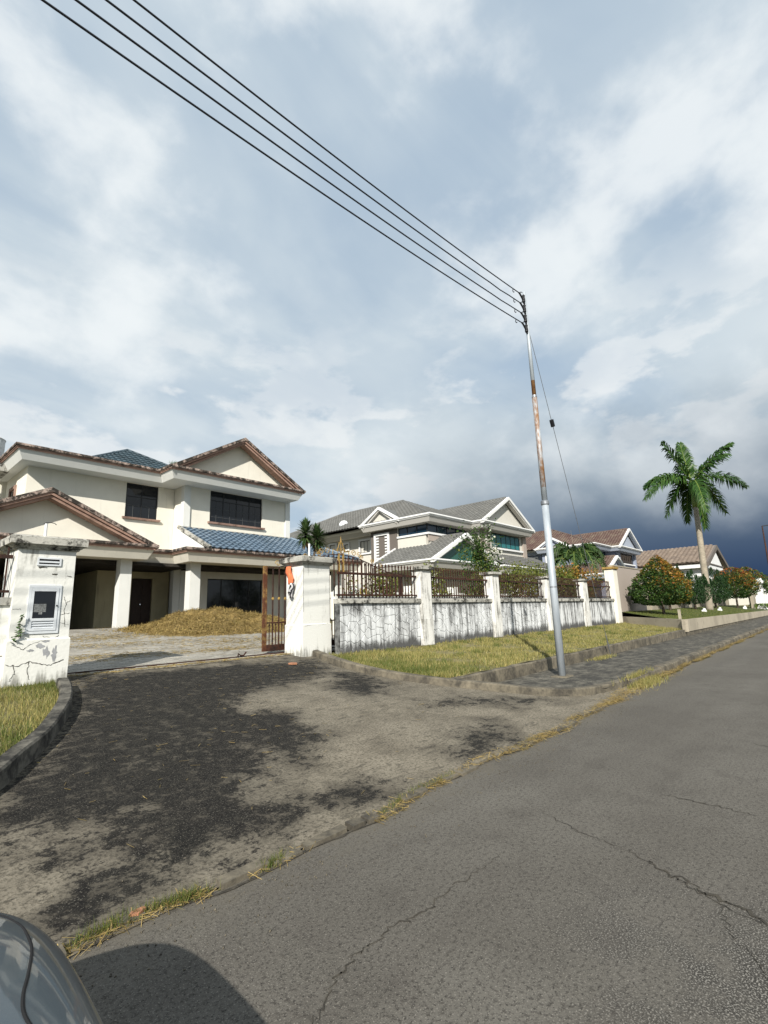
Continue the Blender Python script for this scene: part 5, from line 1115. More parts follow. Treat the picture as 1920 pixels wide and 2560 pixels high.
for rr, dp in ((0.2, 0.075), (0.36, 0.0)):
    for k in range(N): a = 6.2832 * k / N; m.v.append(tuple(c + (u_ * math.cos(a) + v_ * math.sin(a)) * rr - nd_ * dp))
for k in range(N): k2 = (k + 1) % N; m.f.append((0, 1 + k, 1 + k2)); m.f.append((1 + k, 1 + N + k, 1 + N + k2, 1 + k2))
m.build('dish', 'alu', sd); m = MB(); m.tube([(28.75, 30.05, 8.45), (28.75, 30.05, 8.9), c - nd_ * 0.09], 0.03, 6); m.build('mast', 'alu', sd); m = MB(); m.tube([c - v_ * 0.34, c + nd_ * 0.35], 0.012, 5); m.build('arm', 'alu', sd)

# far bungalow and beyond
fb = thing('brown_roofed_house', 'far white house with ribbed brown roof and white gable behind the tall palm', 'house', (78, 16, 1.2))
m = MB(); m.box(70, 80, 11.6, 26, 0.5, 6.1); m.build('wall', 'brightwhite', fb)
m = MB(); m.box(69.2, 81.4, 10.9, 27, 5.72, 6.2); m.build('fascia', 'brightwhite', fb); m = MB(); m.box(69.1, 81.5, 10.8, 27.1, 6.202, 6.34); m.build('gutter', 'darktaupe', fb)
m = MB(); chevron(m, 77.0, 8.95, 69.1, 84.9, 6.35, 0, 0.16, 10.75, 27); rf = m.build('roof', 'tile_brown', fb)
L = math.hypot(7.9, 2.6); tile_part('roof_tiles', rf, 'tile_brown', (69.1, 27, 6.40), (0, -1, 0), (7.9, 0, 2.6), 16.1, L, 0.5, 0.42, amp=0.07)
m = MB(); chevron(m, 77.0, 8.96, 69.1, 84.9, 6.36, 0.0, 0.55, 10.55, 10.74); m.build('verge', 'darktaupe', fb); m = MB(); m.prism([(73.2, 10.9, 6.36), (80.8, 10.9, 6.36), (77.0, 10.9, 8.45)], (0, 0.2, 0)); m.build('gable_wall', 'brightwhite', fb)
m = MB(); m.box(80.0, 84.5, 11.6, 26, 0.5, 6.1); m.build('wing', 'brightwhite', fb)
window_y(fb, 14.2, 16.2, 3.4, 5.0, 69.93, (.33, .66), (.6,), 'brightwhite', 'blueglass', 'brightwhite'); window_x(fb, 71.2, 73.4, 3.4, 5.0, 11.53, (.33, .66), (.6,), 'brightwhite', 'blueglass', outer='brightwhite')
fb2 = thing('hip_roofed_house', 'far hipped brown roof beyond the far white gateway', 'house', (110, 20, 1))
m = MB(); m.box(98, 150, 14, 30, 0.3, 5.6); m.build('wall', 'cream', fb2); m = MB(); m.add([(97, 12.8, 5.6), (151, 12.8, 5.6), (151, 31, 5.6), (97, 31, 5.6), (106, 21.5, 9.4), (142, 21.5, 9.4)], [(0, 1, 5, 4), (1, 2, 5), (2, 3, 4, 5), (3, 0, 4)]); rf = m.build('roof', 'tile_brown', fb2)
L = math.hypot(8.7, 3.8); tile_part('roof_tiles', rf, 'tile_brown', (97, 12.8, 5.64), (1, 0, 0), (0, 8.7, 3.8), 54, L, 0.6, 0.45, lambda u, v: u > 9 * v / L and 54 - u > 9 * v / L, amp=0.07)
fg = thing('white_gateway', 'far white gateway with stepped pillar heads at the end of the garden', 'gateway', (76, 6.6, 0.5))
for k, (a, b) in enumerate(((72.2, 73.2), (82, 83))):
    m = MB(); m.box(a, b, 6.2, 7.2, 0.2, 3.5); q = m.build('pillar', 'brightwhite', fg); m = MB(); m.frustum(a, b, 6.2, 7.2, 3.501, 3.62, 0.08, 0.14); m.frustum(a, b, 6.2, 7.2, 3.622, 3.9, 0.2, 0.2); m.frustum(a, b, 6.2, 7.2, 3.902, 4.2, 0.05, 0.0); m.build('cap', 'brightwhite', q)
m = MB(); m.box(73.2, 82, 6.6, 6.75, 0.35, 3.4)
for k in range(12): m.box(73.3 + k * 0.72, 73.36 + k * 0.72, 6.55, 6.599, 0.4, 3.35)
m.build('gate', 'white', fg); m = MB(); m.box(73.2, 82, 6.5, 6.85, 3.401, 3.62); m.build('lintel', 'bluetrim', fg)
m = MB(); m.box(70.0, 72.19, 7.0, 7.3, 0.3, 2.9); m.build('return_wall', 'planter', fg)
fl = thing('lamp_post', 'far thin street lamp post with short arm at the right edge', 'lamp post', (69.5, 5.0, 0))
m = MB(); m.tube([(67.2, 4.9, 0.1), (69.9, 5.0, 9.9)], [0.11, 0.06], 8); m.build('post', 'rust', fl); m = MB(); m.tube([(69.9, 5.0, 9.9), (70.3, 3.6, 10.0)], 0.05, 6); m.box(70.15, 70.5, 3.0, 3.7, 9.93, 10.05); m.build('arm', 'fitting', fl)

# buff retaining wall of the garden
rw = thing('retaining_wall', 'low buff concrete retaining wall round the garden with the clipped trees', 'wall', (40, 5.5, 0.3))
m = MB(); N = 24
for i in range(N + 1):
    x = 27.1 + (72 - 27.1) * i / N; zt = 0.86 - 0.006 * (x - 27); zb = 0.30 - 0.004 * (x - 27); m.v += [(x, 5.46, zb), (x, 5.46, zt), (x, 5.60, zt), (x, 5.60, zb)]
for i in range(N):
    for a in range(4): m.f.append((4 * i + a, 4 * i + 4 + a, 4 * i + 4 + (a + 1) % 4, 4 * i + (a + 1) % 4))
m.f += [(3, 2, 1, 0)]; m.build('front_wall', 'planter', rw)
m = MB(); a = Vector((27.1, 5.46)); b = Vector((30.75, 9.32)); d = (b - a).normalized(); nn = Vector((d.y, -d.x)) * 0.14
m.v = [(a.x, a.y, .3), (b.x, b.y, .55), (b.x + nn.x, b.y + nn.y, .55), (a.x + nn.x, a.y + nn.y, .3), (a.x, a.y, .862), (b.x, b.y, .98), (b.x + nn.x, b.y + nn.y, .98), (a.x + nn.x, a.y + nn.y, .862)]
m.f = [(0, 3, 2, 1), (4, 5, 6, 7), (0, 1, 5, 4), (1, 2, 6, 5), (2, 3, 7, 6), (3, 0, 4, 7)]; m.f = [tuple(reversed(f)) for f in m.f]; m.build('side_wall', 'planter', rw)
m = MB(); m.tube([(27.35, 5.62, 0.62), (28.6, 6.95, 0.70), (30.4, 8.85, 0.86)], 0.045, 8); tag(m.build('drain_pipe', 'kerb'), 'thin grey pipe lying along the buff retaining wall', 'pipe')
for k, dx in enumerate((0, 0.28)):
    m = MB(); m.box(28.1 + dx, 28.16 + dx, 5.85, 5.91, 0.75, 1.28); m.frustum(28.1 + dx, 28.16 + dx, 5.85, 5.91, 1.281, 1.32, 0.01, 0.0); tag(m.build('garden_stake', 'planter'), 'short garden stake at the lawn corner, %s of the pair' % ('left one', 'right one')[k], 'stake', 'pair of garden stakes')

# ================================================================== POLE AND WIRES
PX, PY = 11.10, 4.77
up_ = thing('utility_pole', 'tall galvanised stepped pole with rusty middle length standing on the footpath', 'pole', (PX, PY, 0.1))
m = MB(); m.tube([(PX, PY, 0.0), (PX, PY, 4.07)], [0.085, 0.078], 20); m.build('lower_tube', 'pole', up_, True)
m = MB(); m.tube([(PX, PY, 4.0), (PX, PY, 6.74)], [0.066, 0.060], 18); m.build('middle_tube', 'pole', up_, True)
m = MB(); m.tube([(PX, PY, 6.7), (PX, PY, 9.62)], [0.050, 0.037], 16); m.build('upper_tube', 'pole', up_, True)
for zs_, rs_ in (([3.98, 4.0, 4.07, 4.09], [0.086, 0.095, 0.095, 0.07]), ([6.70, 6.76], [0.066, 0.056]), ([2.05, 2.08], [0.0835, 0.0835])):
    m = MB(); m.tube([(PX, PY, q) for q in zs_], rs_, 20); m.build('collar', 'steel', up_)
m = MB(); m.frustum(PX - 0.2, PX + 0.2, PY - 0.16, PY + 0.16, 0.06, 0.135, 0.05, 0.0); m.build('base_pad', 'kerb', up_)
att = [9.46, 9.18, 8.90, 8.62]
for k, z in enumerate(att):
    m = MB(); m.box(PX - 0.085, PX - 0.03, PY - 0.02, PY + 0.02, z - 0.20, z + 0.05); m.tube([(PX - 0.075, PY, z - 0.16), (PX - 0.075, PY, z - 0.06)], [0.042, 0.042], 10); m.tube([(PX - 0.075, PY, z - 0.055), (PX - 0.075, PY, z + 0.02)], [0.03, 0.045], 10); m.build('insulator', 'fitting', up_)
    m = MB(); m.tube(smooth_path([(PX - 0.30, PY, z - 0.005), (PX - 0.2, PY + 0.01, z - 0.02), (PX - 0.1, PY, z - 0.12)], 4), 0.022, 7); m.tube(smooth_path([(PX - 0.24, PY, z - 0.01), (PX - 0.20, PY, z + 0.07), (PX - 0.12, PY, z + 0.09)], 4), 0.009, 6); m.build('clamp', 'fitting', up_)
    pts = []; SP = 40.0
    for i in range(61):
        s = SP * (i / 60) ** 1.2; pts.append((PX - 0.25 - s, PY, z - 6.0 * (s / SP) * (1 - s / SP) - (0.02 * math.exp(-((s - 0.9 - 0.15 * k) / 0.12) ** 2) if k in (1, 2) else 0)))
    wr = thing('overhead_wire', 'black overhead wire, %s of the four leaving the pole' % ('topmost', 'second from top', 'third from top', 'lowest')[k], 'wire', (PX - 0.25, PY, z), 'four overhead wires')
    m = MB(); m.tube(pts, 0.0125, 6); m.build('cable', 'wire', wr)
    m = MB(); m.tube(smooth_path([(PX - 0.62, PY, pts[2][2] + 0.055), (PX - 0.66, PY, pts[2][2] - 0.03), (PX - 0.62, PY, pts[2][2] - 0.05), (PX - 0.58, PY, pts[2][2] - 0.02)], 4), 0.010, 6); m.build('tie', 'wire', wr)
m = MB(); m.tube(smooth_path([(PX - 0.05, PY, 8.62), (PX + 0.05, PY, 8.60), (PX + 0.07, PY, 8.52), (PX + 0.06, PY, 8.40)], 4), 0.008, 6); m.build('tail_wire', 'wire', up_)
p2 = thing('utility_pole', 'galvanised pole carrying the far end of the four wires behind the viewer', 'pole', (-29.3, PY, 0.1)); m = MB(); m.tube([(-29.3, PY, 0.0), (-29.3, PY, 4.0), (-29.3, PY, 9.6)], [0.09, 0.08, 0.04], 14); m.build('tube', 'pole', p2)
sw = thing('stay_wire', 'thin steel stay wire with black insulator anchored in the footpath beside the pole', 'wire', (16.3, 5.4, 0.1))
A = Vector((PX + 0.04, PY, 8.6)); B = Vector((16.3, 5.4, 0.10)); q1 = A.lerp(B, 0.245); q2 = A.lerp(B, 0.262)
m = MB(); m.tube([A, q1 - Vector((0, 0, 0.02))], 0.0075, 6); m.build('upper_strand', 'steel', sw); m = MB(); m.tube([q2, A.lerp(B, 0.93)], 0.0075, 6); m.build('lower_strand', 'steel', sw)
d = (B - A).normalized(); m = MB(); m.tube([q1 - d * 0.02, q1 - d * 0.01, q2 + d * 0.01, q2 + d * 0.02], [0.02, 0.055, 0.055, 0.02], 10); m.build('insulator', 'fitting', sw)
m = MB(); m.tube([A.lerp(B, 0.925), B], 0.014, 8); c_ = A.lerp(B, 0.955); m.tube([c_ - d * 0.10 + Vector((0.03, 0, 0)), c_ + d * 0.10 + Vector((0.03, 0, 0))], 0.010, 6); m.tube([c_ - d * 0.10 - Vector((0.03, 0, 0)), c_ + d * 0.10 - Vector((0.03, 0, 0))], 0.010, 6); m.build('turnbuckle', 'steel', sw)

# ================================================================== PLANTS
def trunk(root, pts, r, mat='bark', name='trunk'): m = MB(); m.tube(pts, r, 8); return m.build(name, mat, root, True)
def clipped_tree(name, label, x, y, z0, prof, n, size, split, seed, group=None, stem_r=0.07):
    """prof: (height, radius) pairs; split(h01, nx) -> index of the leaf material"""
    g = np.random.default_rng(seed); root = thing(name, label, 'tree', (x, y, z0), group)
    zs = np.array([p[0] for p in prof]); rs = np.array([p[1] for p in prof]); zz = []; 
    z = g.uniform(zs[0], zs[-1], n * 3); w_ = np.interp(z, zs, rs); k = g.random(n * 3) < (w_ / rs.max()) ** 1.3; z = z[k][:n]; w_ = np.interp(z, zs, rs); n2 = len(z)
    a = g.uniform(0, 2 * np.pi, n2); lump = 1 + 0.09 * np.sin(a * 4 + z * 3.1 + seed) + 0.09 * np.sin(a * 7 - z * 6 + 2) + 0.06 * np.sin(a * 13 + z * 11) + np.abs(g.normal(0, 0.055, n2))
    rad = w_ * lump * np.where(g.random(n2) < 0.7, g.uniform(0.86, 1.0, n2), g.uniform(0.3, 0.88, n2))
    C = np.stack([x + rad * np.cos(a), y + rad * np.sin(a), z0 + z], 1); out = np.stack([np.cos(a) * 0.8, np.sin(a) * 0.8, np.full(n2, 0.35)], 1)
    h01 = (z - zs[0]) / (zs[-1] - zs[0]); side = np.cos(a) * 0.669 - np.sin(a) * 0.743
    idx = split(h01, side, g, rad / np.maximum(w_, .01), C)
    for mi, (nm, mt) in enumerate((('foliage', 'leaf'), ('golden_foliage', 'leafgold'), ('new_growth', 'leaforange'), ('red_growth', 'leafred'))):
        s = idx == mi
        if s.sum() > 130: V, F = leaves(C[s], size, seed + mi, 0.7, 0.5, out[s]); np_mesh(nm, V, F, mt, root, kind='stuff')
    trunk(root, [(x, y, z0 - 0.1), (x + 0.02, y, z0 + zs[0] * 0.6), (x - 0.01, y, z0 + zs[0] + (zs[-1] - zs[0]) * 0.6)], [stem_r, stem_r * 0.85, stem_r * 0.4])
    for k in range(7):
        b = 6.283 * k / 7; h = zs[0] + 0.15 + 0.12 * k; m = MB(); m.tube([(x, y, z0 + h - 0.1), (x + 0.5 * rs.max() * math.cos(b), y + 0.5 * rs.max() * math.sin(b), z0 + h + 0.45)], [stem_r * 0.45, 0.012], 5); m.build('branch', 'bark', root)
    return root
def noise3(C, f): return np.sin(C[:, 0] * f + 1.3 * np.sin(C[:, 2] * f * 1.1)) * np.sin(C[:, 2] * f * 1.3 + np.sin(C[:, 1] * f))
def sp_orange(h, s, g, rr, C):
    v = h * 0.95 + 0.34 * s + 0.30 * noise3(C, 3.2) + g.normal(0, 0.24, len(h)) - 0.9 * (rr < 0.8)
    return np.where(v > 0.76, 2, np.where(v > 0.46, 1, 0))
def sp_red(h, s, g, rr, C):
    v = h * 1.0 + 0.1 * s + 0.25 * noise3(C, 3.5) + g.normal(0, 0.24, len(h)) - 0.8 * (rr < 0.8)
    return np.where(v > 0.92, 3, np.where(v > 0.66, 2, np.where(v > 0.42, 1, 0)))
def sp_dark(h, s, g, rr, C):
    v = h * 0.95 + 0.25 * noise3(C, 3) + g.normal(0, 0.18, len(h)) - 0.8 * (rr < 0.8); return np.where(v > 0.95, 3, np.where(v > 0.62, 1, 0))
egg = [(0.55, 0.75), (0.75, 1.35), (1.1, 1.55), (1.7, 1.40), (2.3, 1.05), (2.9, 0.60), (3.25, 0.28), (3.45, 0.06)]
clipped_tree('clipped_tree', 'big egg shaped clipped tree with orange tips before the taupe wall', 32.5, 7.55, 1.0, egg, 9000, 0.15, sp_orange, 101, stem_r=0.09)
clipped_tree('clipped_tree', 'orange and red tipped round tree right of the cypresses', 64.5, 7.9, 0.95, [(1.0, .7), (1.3, 1.5), (2.0, 1.95), (2.9, 1.85), (3.6, 1.4), (4.1, .7), (4.3, .15)], 5200, 0.21, sp_red, 102, stem_r=0.11)
clipped_tree('clipped_tree', 'darkest red brown round tree, last of the garden row', 73.5, 7.7, 0.9, [(1.1, .7), (1.5, 1.7), (2.4, 2.15), (3.4, 1.9), (4.1, 1.3), (4.6, .6), (4.8, .15)], 4200, 0.24, sp_dark, 103, stem_r=0.12)
def cypress(label, x, y, z0, h, r, seed, n=5200):
    g = np.random.default_rng(seed); root = thing('twisted_cypress', label, 'tree', (x, y, z0), 'twisted cypresses in the garden row'); C = []; O = []
    sp = [(0.0, 0.0, 1.0, 0.75)] + [(r * 0.62 * math.cos(a) + g.normal(0, .08), r * 0.62 * math.sin(a) + g.normal(0, .08), g.uniform(0.62, 0.93), g.uniform(0.5, 0.7)) for a in np.linspace(0.3, 6.0, 9)]
    for (ox, oy, hh, rr) in sp:
        k = n // len(sp); u = g.random(k) ** 0.8; zz = u * h * hh; rad = r * rr * 0.85 * np.interp(u, [0, .12, .35, .6, .85, 1], [.25, .75, .95, .62, .24, .02]) * np.where(g.random(k) < .7, g.uniform(.8, 1.05, k), g.uniform(.2, .8, k)); a = g.uniform(0, 6.283, k); tw = zz * 0.9
        gro = 0.55 + 0.45 * np.minimum(1, u * 3)
        C.append(np.stack([x + ox * gro + rad * np.cos(a) + .10 * np.sin(tw), y + oy * gro + rad * np.sin(a) + .10 * np.cos(tw), z0 + 0.42 + zz], 1)); O.append(np.stack([np.cos(a) * .5, np.sin(a) * .5, np.full(k, 1.8)], 1))
    C = np.concatenate(C); O = np.concatenate(O); V, F = leaves(C, 0.20, seed, 0.7, 0.28, O); np_mesh('crown', V, F, 'cypress', root, kind='stuff'); trunk(root, [(x, y, z0 - .1), (x + .05, y, z0 + .6), (x, y, z0 + h * .6)], [.10, .08, .03]); return root
cypress('shaded twisted cypress half hidden behind the big orange tipped tree', 40.2, 8.9, 1.15, 3.1, 1.15, 111)
cypress('twisted cypress standing just left of the tall palm trunk', 46.6, 8.5, 1.12, 2.75, 1.35, 112)
cypress('twisted cypress with tallest spire right of the tall palm trunk', 55.0, 8.4, 1.10, 3.3, 1.5, 113)
for k, (x, y) in enumerate(((43.5, 7.3), (49.5, 7.2), (63.8, 7.1))):
    m = MB(); m.frustum(x, x + .26, y, y + .26, zgar(y) - 0.18, zgar(y) + .10, .03, .0); m.tube([(x + .13, y + .13, zgar(y) + .1), (x + .13, y + .1, zgar(y) + .22)], 0.09, 8); tag(m.build('garden_lamp', 'brightwhite'), 'small white garden lamp on the lawn, %s of three' % ('nearest', 'middle', 'farthest')[k], 'lamp', 'small garden lamps')

RIGHT = Vector((0.669, -0.743, 0.0)).normalized(); DEP = Vector((0.743, 0.669, 0)).normalized()
def frond(root, c, tx, tz, td, lift, leafl, mat, seed, pairs=46, droop=0.55, rach='crownshaft', wd=0.05):
    g = random.Random(seed); tip = c + RIGHT * tx + DEP * td + Vector((0, 0, tz)); ctl = c + RIGHT * tx * 0.5 + DEP * td * 0.5 + Vector((0, 0, lift))
    P = [c * (1 - u) ** 2 + ctl * 2 * u * (1 - u) + tip * u * u for u in [i / 20 for i in range(21)]]
    m = MB(); m.tube(P, [0.045 * (1 - i / 21) + 0.006 for i in range(21)], 5); rc = m.build('frond', rach, root)
    lf = MB()
    for k in range(pairs):
        u = 0.10 + 0.90 * (k + 0.5) / pairs; i = min(19, int(u * 20)); f = u * 20 - i; p = P[i].lerp(P[i + 1], f); d = (P[i + 1] - P[i]).normalized()
        sd = d.cross(Vector((0, 0, 1))); sd = sd.normalized() if sd.length > 0.1 else RIGHT.copy(); upv = sd.cross(d).normalized()
        L = leafl * (math.sin(math.pi * min(1, 0.18 + u * 0.78)) ** 0.6) * g.uniform(0.85, 1.1)
        for s in (-1, 1):
            dr = (sd * s * 0.75 + d * (0.55 + 0.4 * u) + upv * g.uniform(-0.45, 0.65)).normalized()
            q1 = p + dr * L * 0.5; q2 = p + dr * L + Vector((0, 0, -droop * L * g.uniform(0.5, 1.1))) - dr * L * 0.12; wv = d * wd * 0.5
            lf.add([p - wv * .6, p + wv * .6, q1 + wv, q1 - wv, q2], [(0, 1, 2, 3), (3, 2, 4)])
    lf.build('leaflets', mat, rc)
rp = thing('royal_palm', 'tall royal palm with pale grey trunk and feathery crown rising over the garden', 'palm', (49.4, 8.0, 1.0))
trunk(rp, smooth_path([(49.3, 8.0, 0.9), (49.5, 8.0, 2.5), (49.8, 8.0, 5.0), (50.15, 8.0, 7.5), (50.4, 8.0, 9.9)], 4), [0.30 - 0.10 * i / 16 for i in range(17)], 'palmtrunk')
m = MB(); m.tube([(50.4, 8, 9.88), (50.45, 8, 10.4), (50.5, 8, 11.4), (50.52, 8, 12.2)], [0.235, 0.25, 0.19, 0.09], 12); m.build('crownshaft', 'crownshaft', rp, True)
cc = Vector((50.5, 8, 12.05))
for k, (tx, tz, td, lf_) in enumerate(((-1.55, 4.0, 0.5, 2.2), (0.2, 4.1, 1.2, 2.2), (3.6, 2.7, 0.6, 2.3), (2.6, 3.0, -1.6, 2.2), (4.9, -0.2, 0.9, 1.6), (3.3, -2.4, 1.6, 0.9), (1.1, -3.8, 1.0, 0.4), (-1.5, -2.5, 1.8, 0.7), (-0.5, -2.9, -2.2, 1.0), (-4.2, -1.4, -0.6, 1.5), (-2.8, 0.3, 2.0, 1.7), (0.6, -3.0, 2.6, 0.6))):
    frond(rp, cc, tx * 1.13, tz * 1.03, td, lf_, 1.3, 'palmleaf', 200 + k, 95, 0.5, wd=0.13)
fp = thing('feather_palm', 'smaller drooping feather palm before the blue grey house', 'palm', (39.6, 15, 1.1)); trunk(fp, [(39.6, 15, 1.0), (39.6, 15, 3.2), (39.75, 15, 5.1)], [0.16, 0.14, 0.11], 'gilt')
trunk(fp, [(40.1, 15.1, 1.0), (40.15, 15.1, 4.3)], [0.10, 0.09], 'gilt'); cc = Vector((39.75, 15, 5.1))
for k in range(20):
    a = 6.283 * k / 20 + 0.2; r_ = 2.2 + 0.3 * math.sin(k * 3); frond(fp, cc, r_ * math.cos(a), (-1.0 if k % 2 else 0.25) + 0.5 * math.sin(k * 2.1), r_ * math.sin(a), 2.0 + 0.3 * math.cos(k * 5), 0.95, 'palmleaf2', 230 + k, 46, 0.6, 'crownshaft', 0.11)
m = MB(); m.tube([cc, cc + Vector((-0.15, 0.1, 2.6))], [0.03, 0.006], 5); m.build('spear_leaf', 'palmtrunk', fp)
dc = thing('dracaena', 'slim sword leaved dracaena with two heads behind the white gate pillar', 'plant', (11.7, 14, 0.9)); trunk(dc, [(11.7, 14, 0.8), (11.68, 14, 3.2), (11.46, 14, 4.55)], [.05, .045, .04]); trunk(dc, [(11.68, 14, 3.2), (11.95, 14, 4.4)], [.04, .035], name='branch')
for k, (hx, hz) in enumerate(((11.43, 4.70), (11.97, 4.58))):
    g = random.Random(300 + k); lf = MB(); dry = MB()
    for i in range(210):
        a = g.uniform(0, 6.283); e = g.uniform(-0.9, 1.45); d = Vector((math.cos(a) * math.cos(e), math.sin(a) * math.cos(e), math.sin(e))); s = Vector((-math.sin(a), math.cos(a), 0)); L = g.uniform(0.36, 0.54); p = Vector((hx, 14, hz - 0.30 + 0.3 * (e + .9) / 2.3)); q1 = p + d * L * .6; q2 = p + d * L + Vector((0, 0, -0.12 * L)); lf.add([p - s * .018, p + s * .018, q1 + s * .034, q1 - s * .034, q2], [(0, 1, 2, 3), (3, 2, 4)])
    for i in range(26):
        a = g.uniform(0, 6.283); d = Vector((math.cos(a) * .3, math.sin(a) * .3, -1)).normalized(); s = Vector((-math.sin(a), math.cos(a), 0)); p = Vector((hx, 14, hz - 0.3)); dry.add([p - s * .012, p + s * .012, p + d * .25 + s * .02, p + d * .25 - s * .02, p + d * g.uniform(.4, .55)], [(0, 1, 2, 3), (3, 2, 4)])
    h_ = lf.build('head', 'dracleaf', dc); dry.build('dry_leaves', 'drydrac', h_)
def shrub(name, label, x, y, z0, rx, ry, h, n, size, mats, seed, group=None, stems=9):
    g = np.random.default_rng(seed); root = thing(name, label, 'shrub', (x, y, z0), group); nb_ = 26
    bc = np.stack([g.normal(0, .42, nb_) * rx, g.normal(0, .42, nb_) * ry, g.uniform(.25, 1, nb_) * h], 1); k = g.integers(0, nb_, n)
    C = np.array([x, y, z0]) + bc[k] + g.normal(0, 1, (n, 3)) * np.array([rx * .17, ry * .17, h * .10]); C[:, 2] = np.maximum(C[:, 2], z0 + .05); hh = (C[:, 2] - z0) / h + g.normal(0, .12, n)
    for i, (nm, mt, lo, hi) in enumerate(mats):
        s = (hh >= lo) & (hh < hi)
        if s.sum() > 2: V, F = leaves(C[s], size, seed + i, .8, .5); np_mesh(nm, V, F, mt, root, kind='stuff')
    for i in range(stems):
        b = bc[g.integers(0, nb_)]; m = MB(); m.tube([(x + b[0] * .2, y + b[1] * .2, z0 - .1), (x + b[0] * .5, y + b[1] * .5, z0 + b[2] * .55), (x + b[0], y + b[1], z0 + b[2] + .1)], [.03, .02, .006], 5); m.build('stem', 'bark', root)
    return root
bg_ = shrub('flowering_shrub', 'tall loose shrub with white blossom showing over the second railing', 20.5, 12.3, 0.8, 1.7, 0.9, 4.3, 2600, 0.15, (('foliage', 'leaf', -1, .72), ('pale_foliage', 'leafyellow', .72, .78), ('upper_foliage', 'leaf', .78, 2)), 401)
g = np.random.default_rng(402)
for k in range(12):
    a = g.uniform(-.9, 1.4); L = g.uniform(.9, 1.6); p = Vector((20.6, 12.3, 3.8)); q = p + Vector((math.sin(a) * L * .8 * 1.2, g.normal(0, .25), L * math.cos(a) * 1.1)); m = MB(); m.tube([p, p.lerp(q, .5) + Vector((0, 0, .12)), q], [.014, .01, .004], 5); tw_ = m.build('twig', 'bark', bg_)
    u = g.random(70); C = np.array([list(p.lerp(q, float(v))) for v in u]) + g.normal(0, .09, (70, 3)); V, F = leaves(C, .12, 410 + k, .8, .5); np_mesh('leaves', V, F, 'leaf', tw_, kind='stuff')
C = np.stack([g.normal(21.4, .32, 230), g.normal(12.1, .2, 230), 0 * g.random(230)], 1); C[:, 2] = 4.0 + (22.0 - C[:, 0]) * 0.75 + g.normal(0, .28, 230); V, F = leaves(C, .11, 430, .8, .9); np_mesh('blossom', V, F, 'flower', bg_, kind='stuff')
YG = (('foliage', 'leaf', -1, .38), ('pale_foliage', 'leafyellow', .38, 2)); GG = (('foliage', 'leaf', -1, .75), ('pale_foliage', 'leafyellow', .75, 2)); OG = (('foliage', 'leaf', -1, .66), ('gold_foliage', 'leafgold', .66, .95), ('orange_foliage', 'leaforange', .95, 2))
for k, (x, y, rx, h, mats, lab) in enumerate(((13.2, 11.9, .8, 2.1, YG, 'yellow green shrub seen through the first railing by its right post'), (16.0, 12.0, 1.1, 2.3, YG, 'yellow green shrub seen through the second railing'), (19.5, 11.6, 1.3, 2.2, GG, 'dark shrub seen through the right end of the second railing'), (22.6, 11.4, 1.2, 2.5, YG, 'bright yellow green shrub filling the third railing'), (25.2, 11.6, 1.3, 2.7, YG, 'yellow topped shrub rising above the third railing near the pole'), (29.2, 12.0, 1.3, 2.8, GG, 'dark green shrub behind the fourth railing right of the pole'), (31.8, 12.2, 1.3, 2.9, OG, 'orange topped shrub behind the last railing'), (34.0, 12.4, 1.2, 2.9, OG, 'green shrub with orange top against the tall end post'), (26.8, 13.5, 1.0, 2.9, GG, 'plain green shrub behind the pole'))):
    shrub('yard_shrub', lab, x, y, 0.85, rx, .8, h, 1900, .14 if x < 27 else .18, mats, 440 + k * 7)
for k, (x, y) in enumerate(((70.5, 6.9), (72.0, 6.0))): 
    root = thing('fern_plant', 'low arching garden plant by the far white gateway, %s one' % ('left', 'right')[k], 'plant', (x, y, .6))
    for j in range(8): a = 6.283 * j / 8; frond(root, Vector((x, y, .8)), .8 * math.cos(a), .1, .8 * math.sin(a), .9, .3, 'palmleaf', 500 + 10 * k + j, 14, .4, wd=.05)
pw = thing('wall_weed', 'leafy weed sprouting from the pillar beside the meter box', 'weed', (2.10, 9.66, 1.35)); g = random.Random(9)
for (pts) in ([(2.16, 9.69, 1.40), (2.12, 9.63, 1.52), (2.11, 9.62, 1.62), (2.14, 9.62, 1.76)], [(2.15, 9.69, 1.41), (2.09, 9.64, 1.44), (2.05, 9.63, 1.36)]):
    m = MB(); P = smooth_path(pts, 5); m.tube(P, 0.004, 5); s_ = m.build('stem', 'bark', pw)
    C = np.array([list(P[i]) for i in range(2, len(P)) for _ in range(2)]) + nr.normal(0, .014, ((len(P) - 2) * 2, 3)); V, F = leaves(C, .075, 71, .7, .4); np_mesh('leaves', V, F, 'weed', s_)

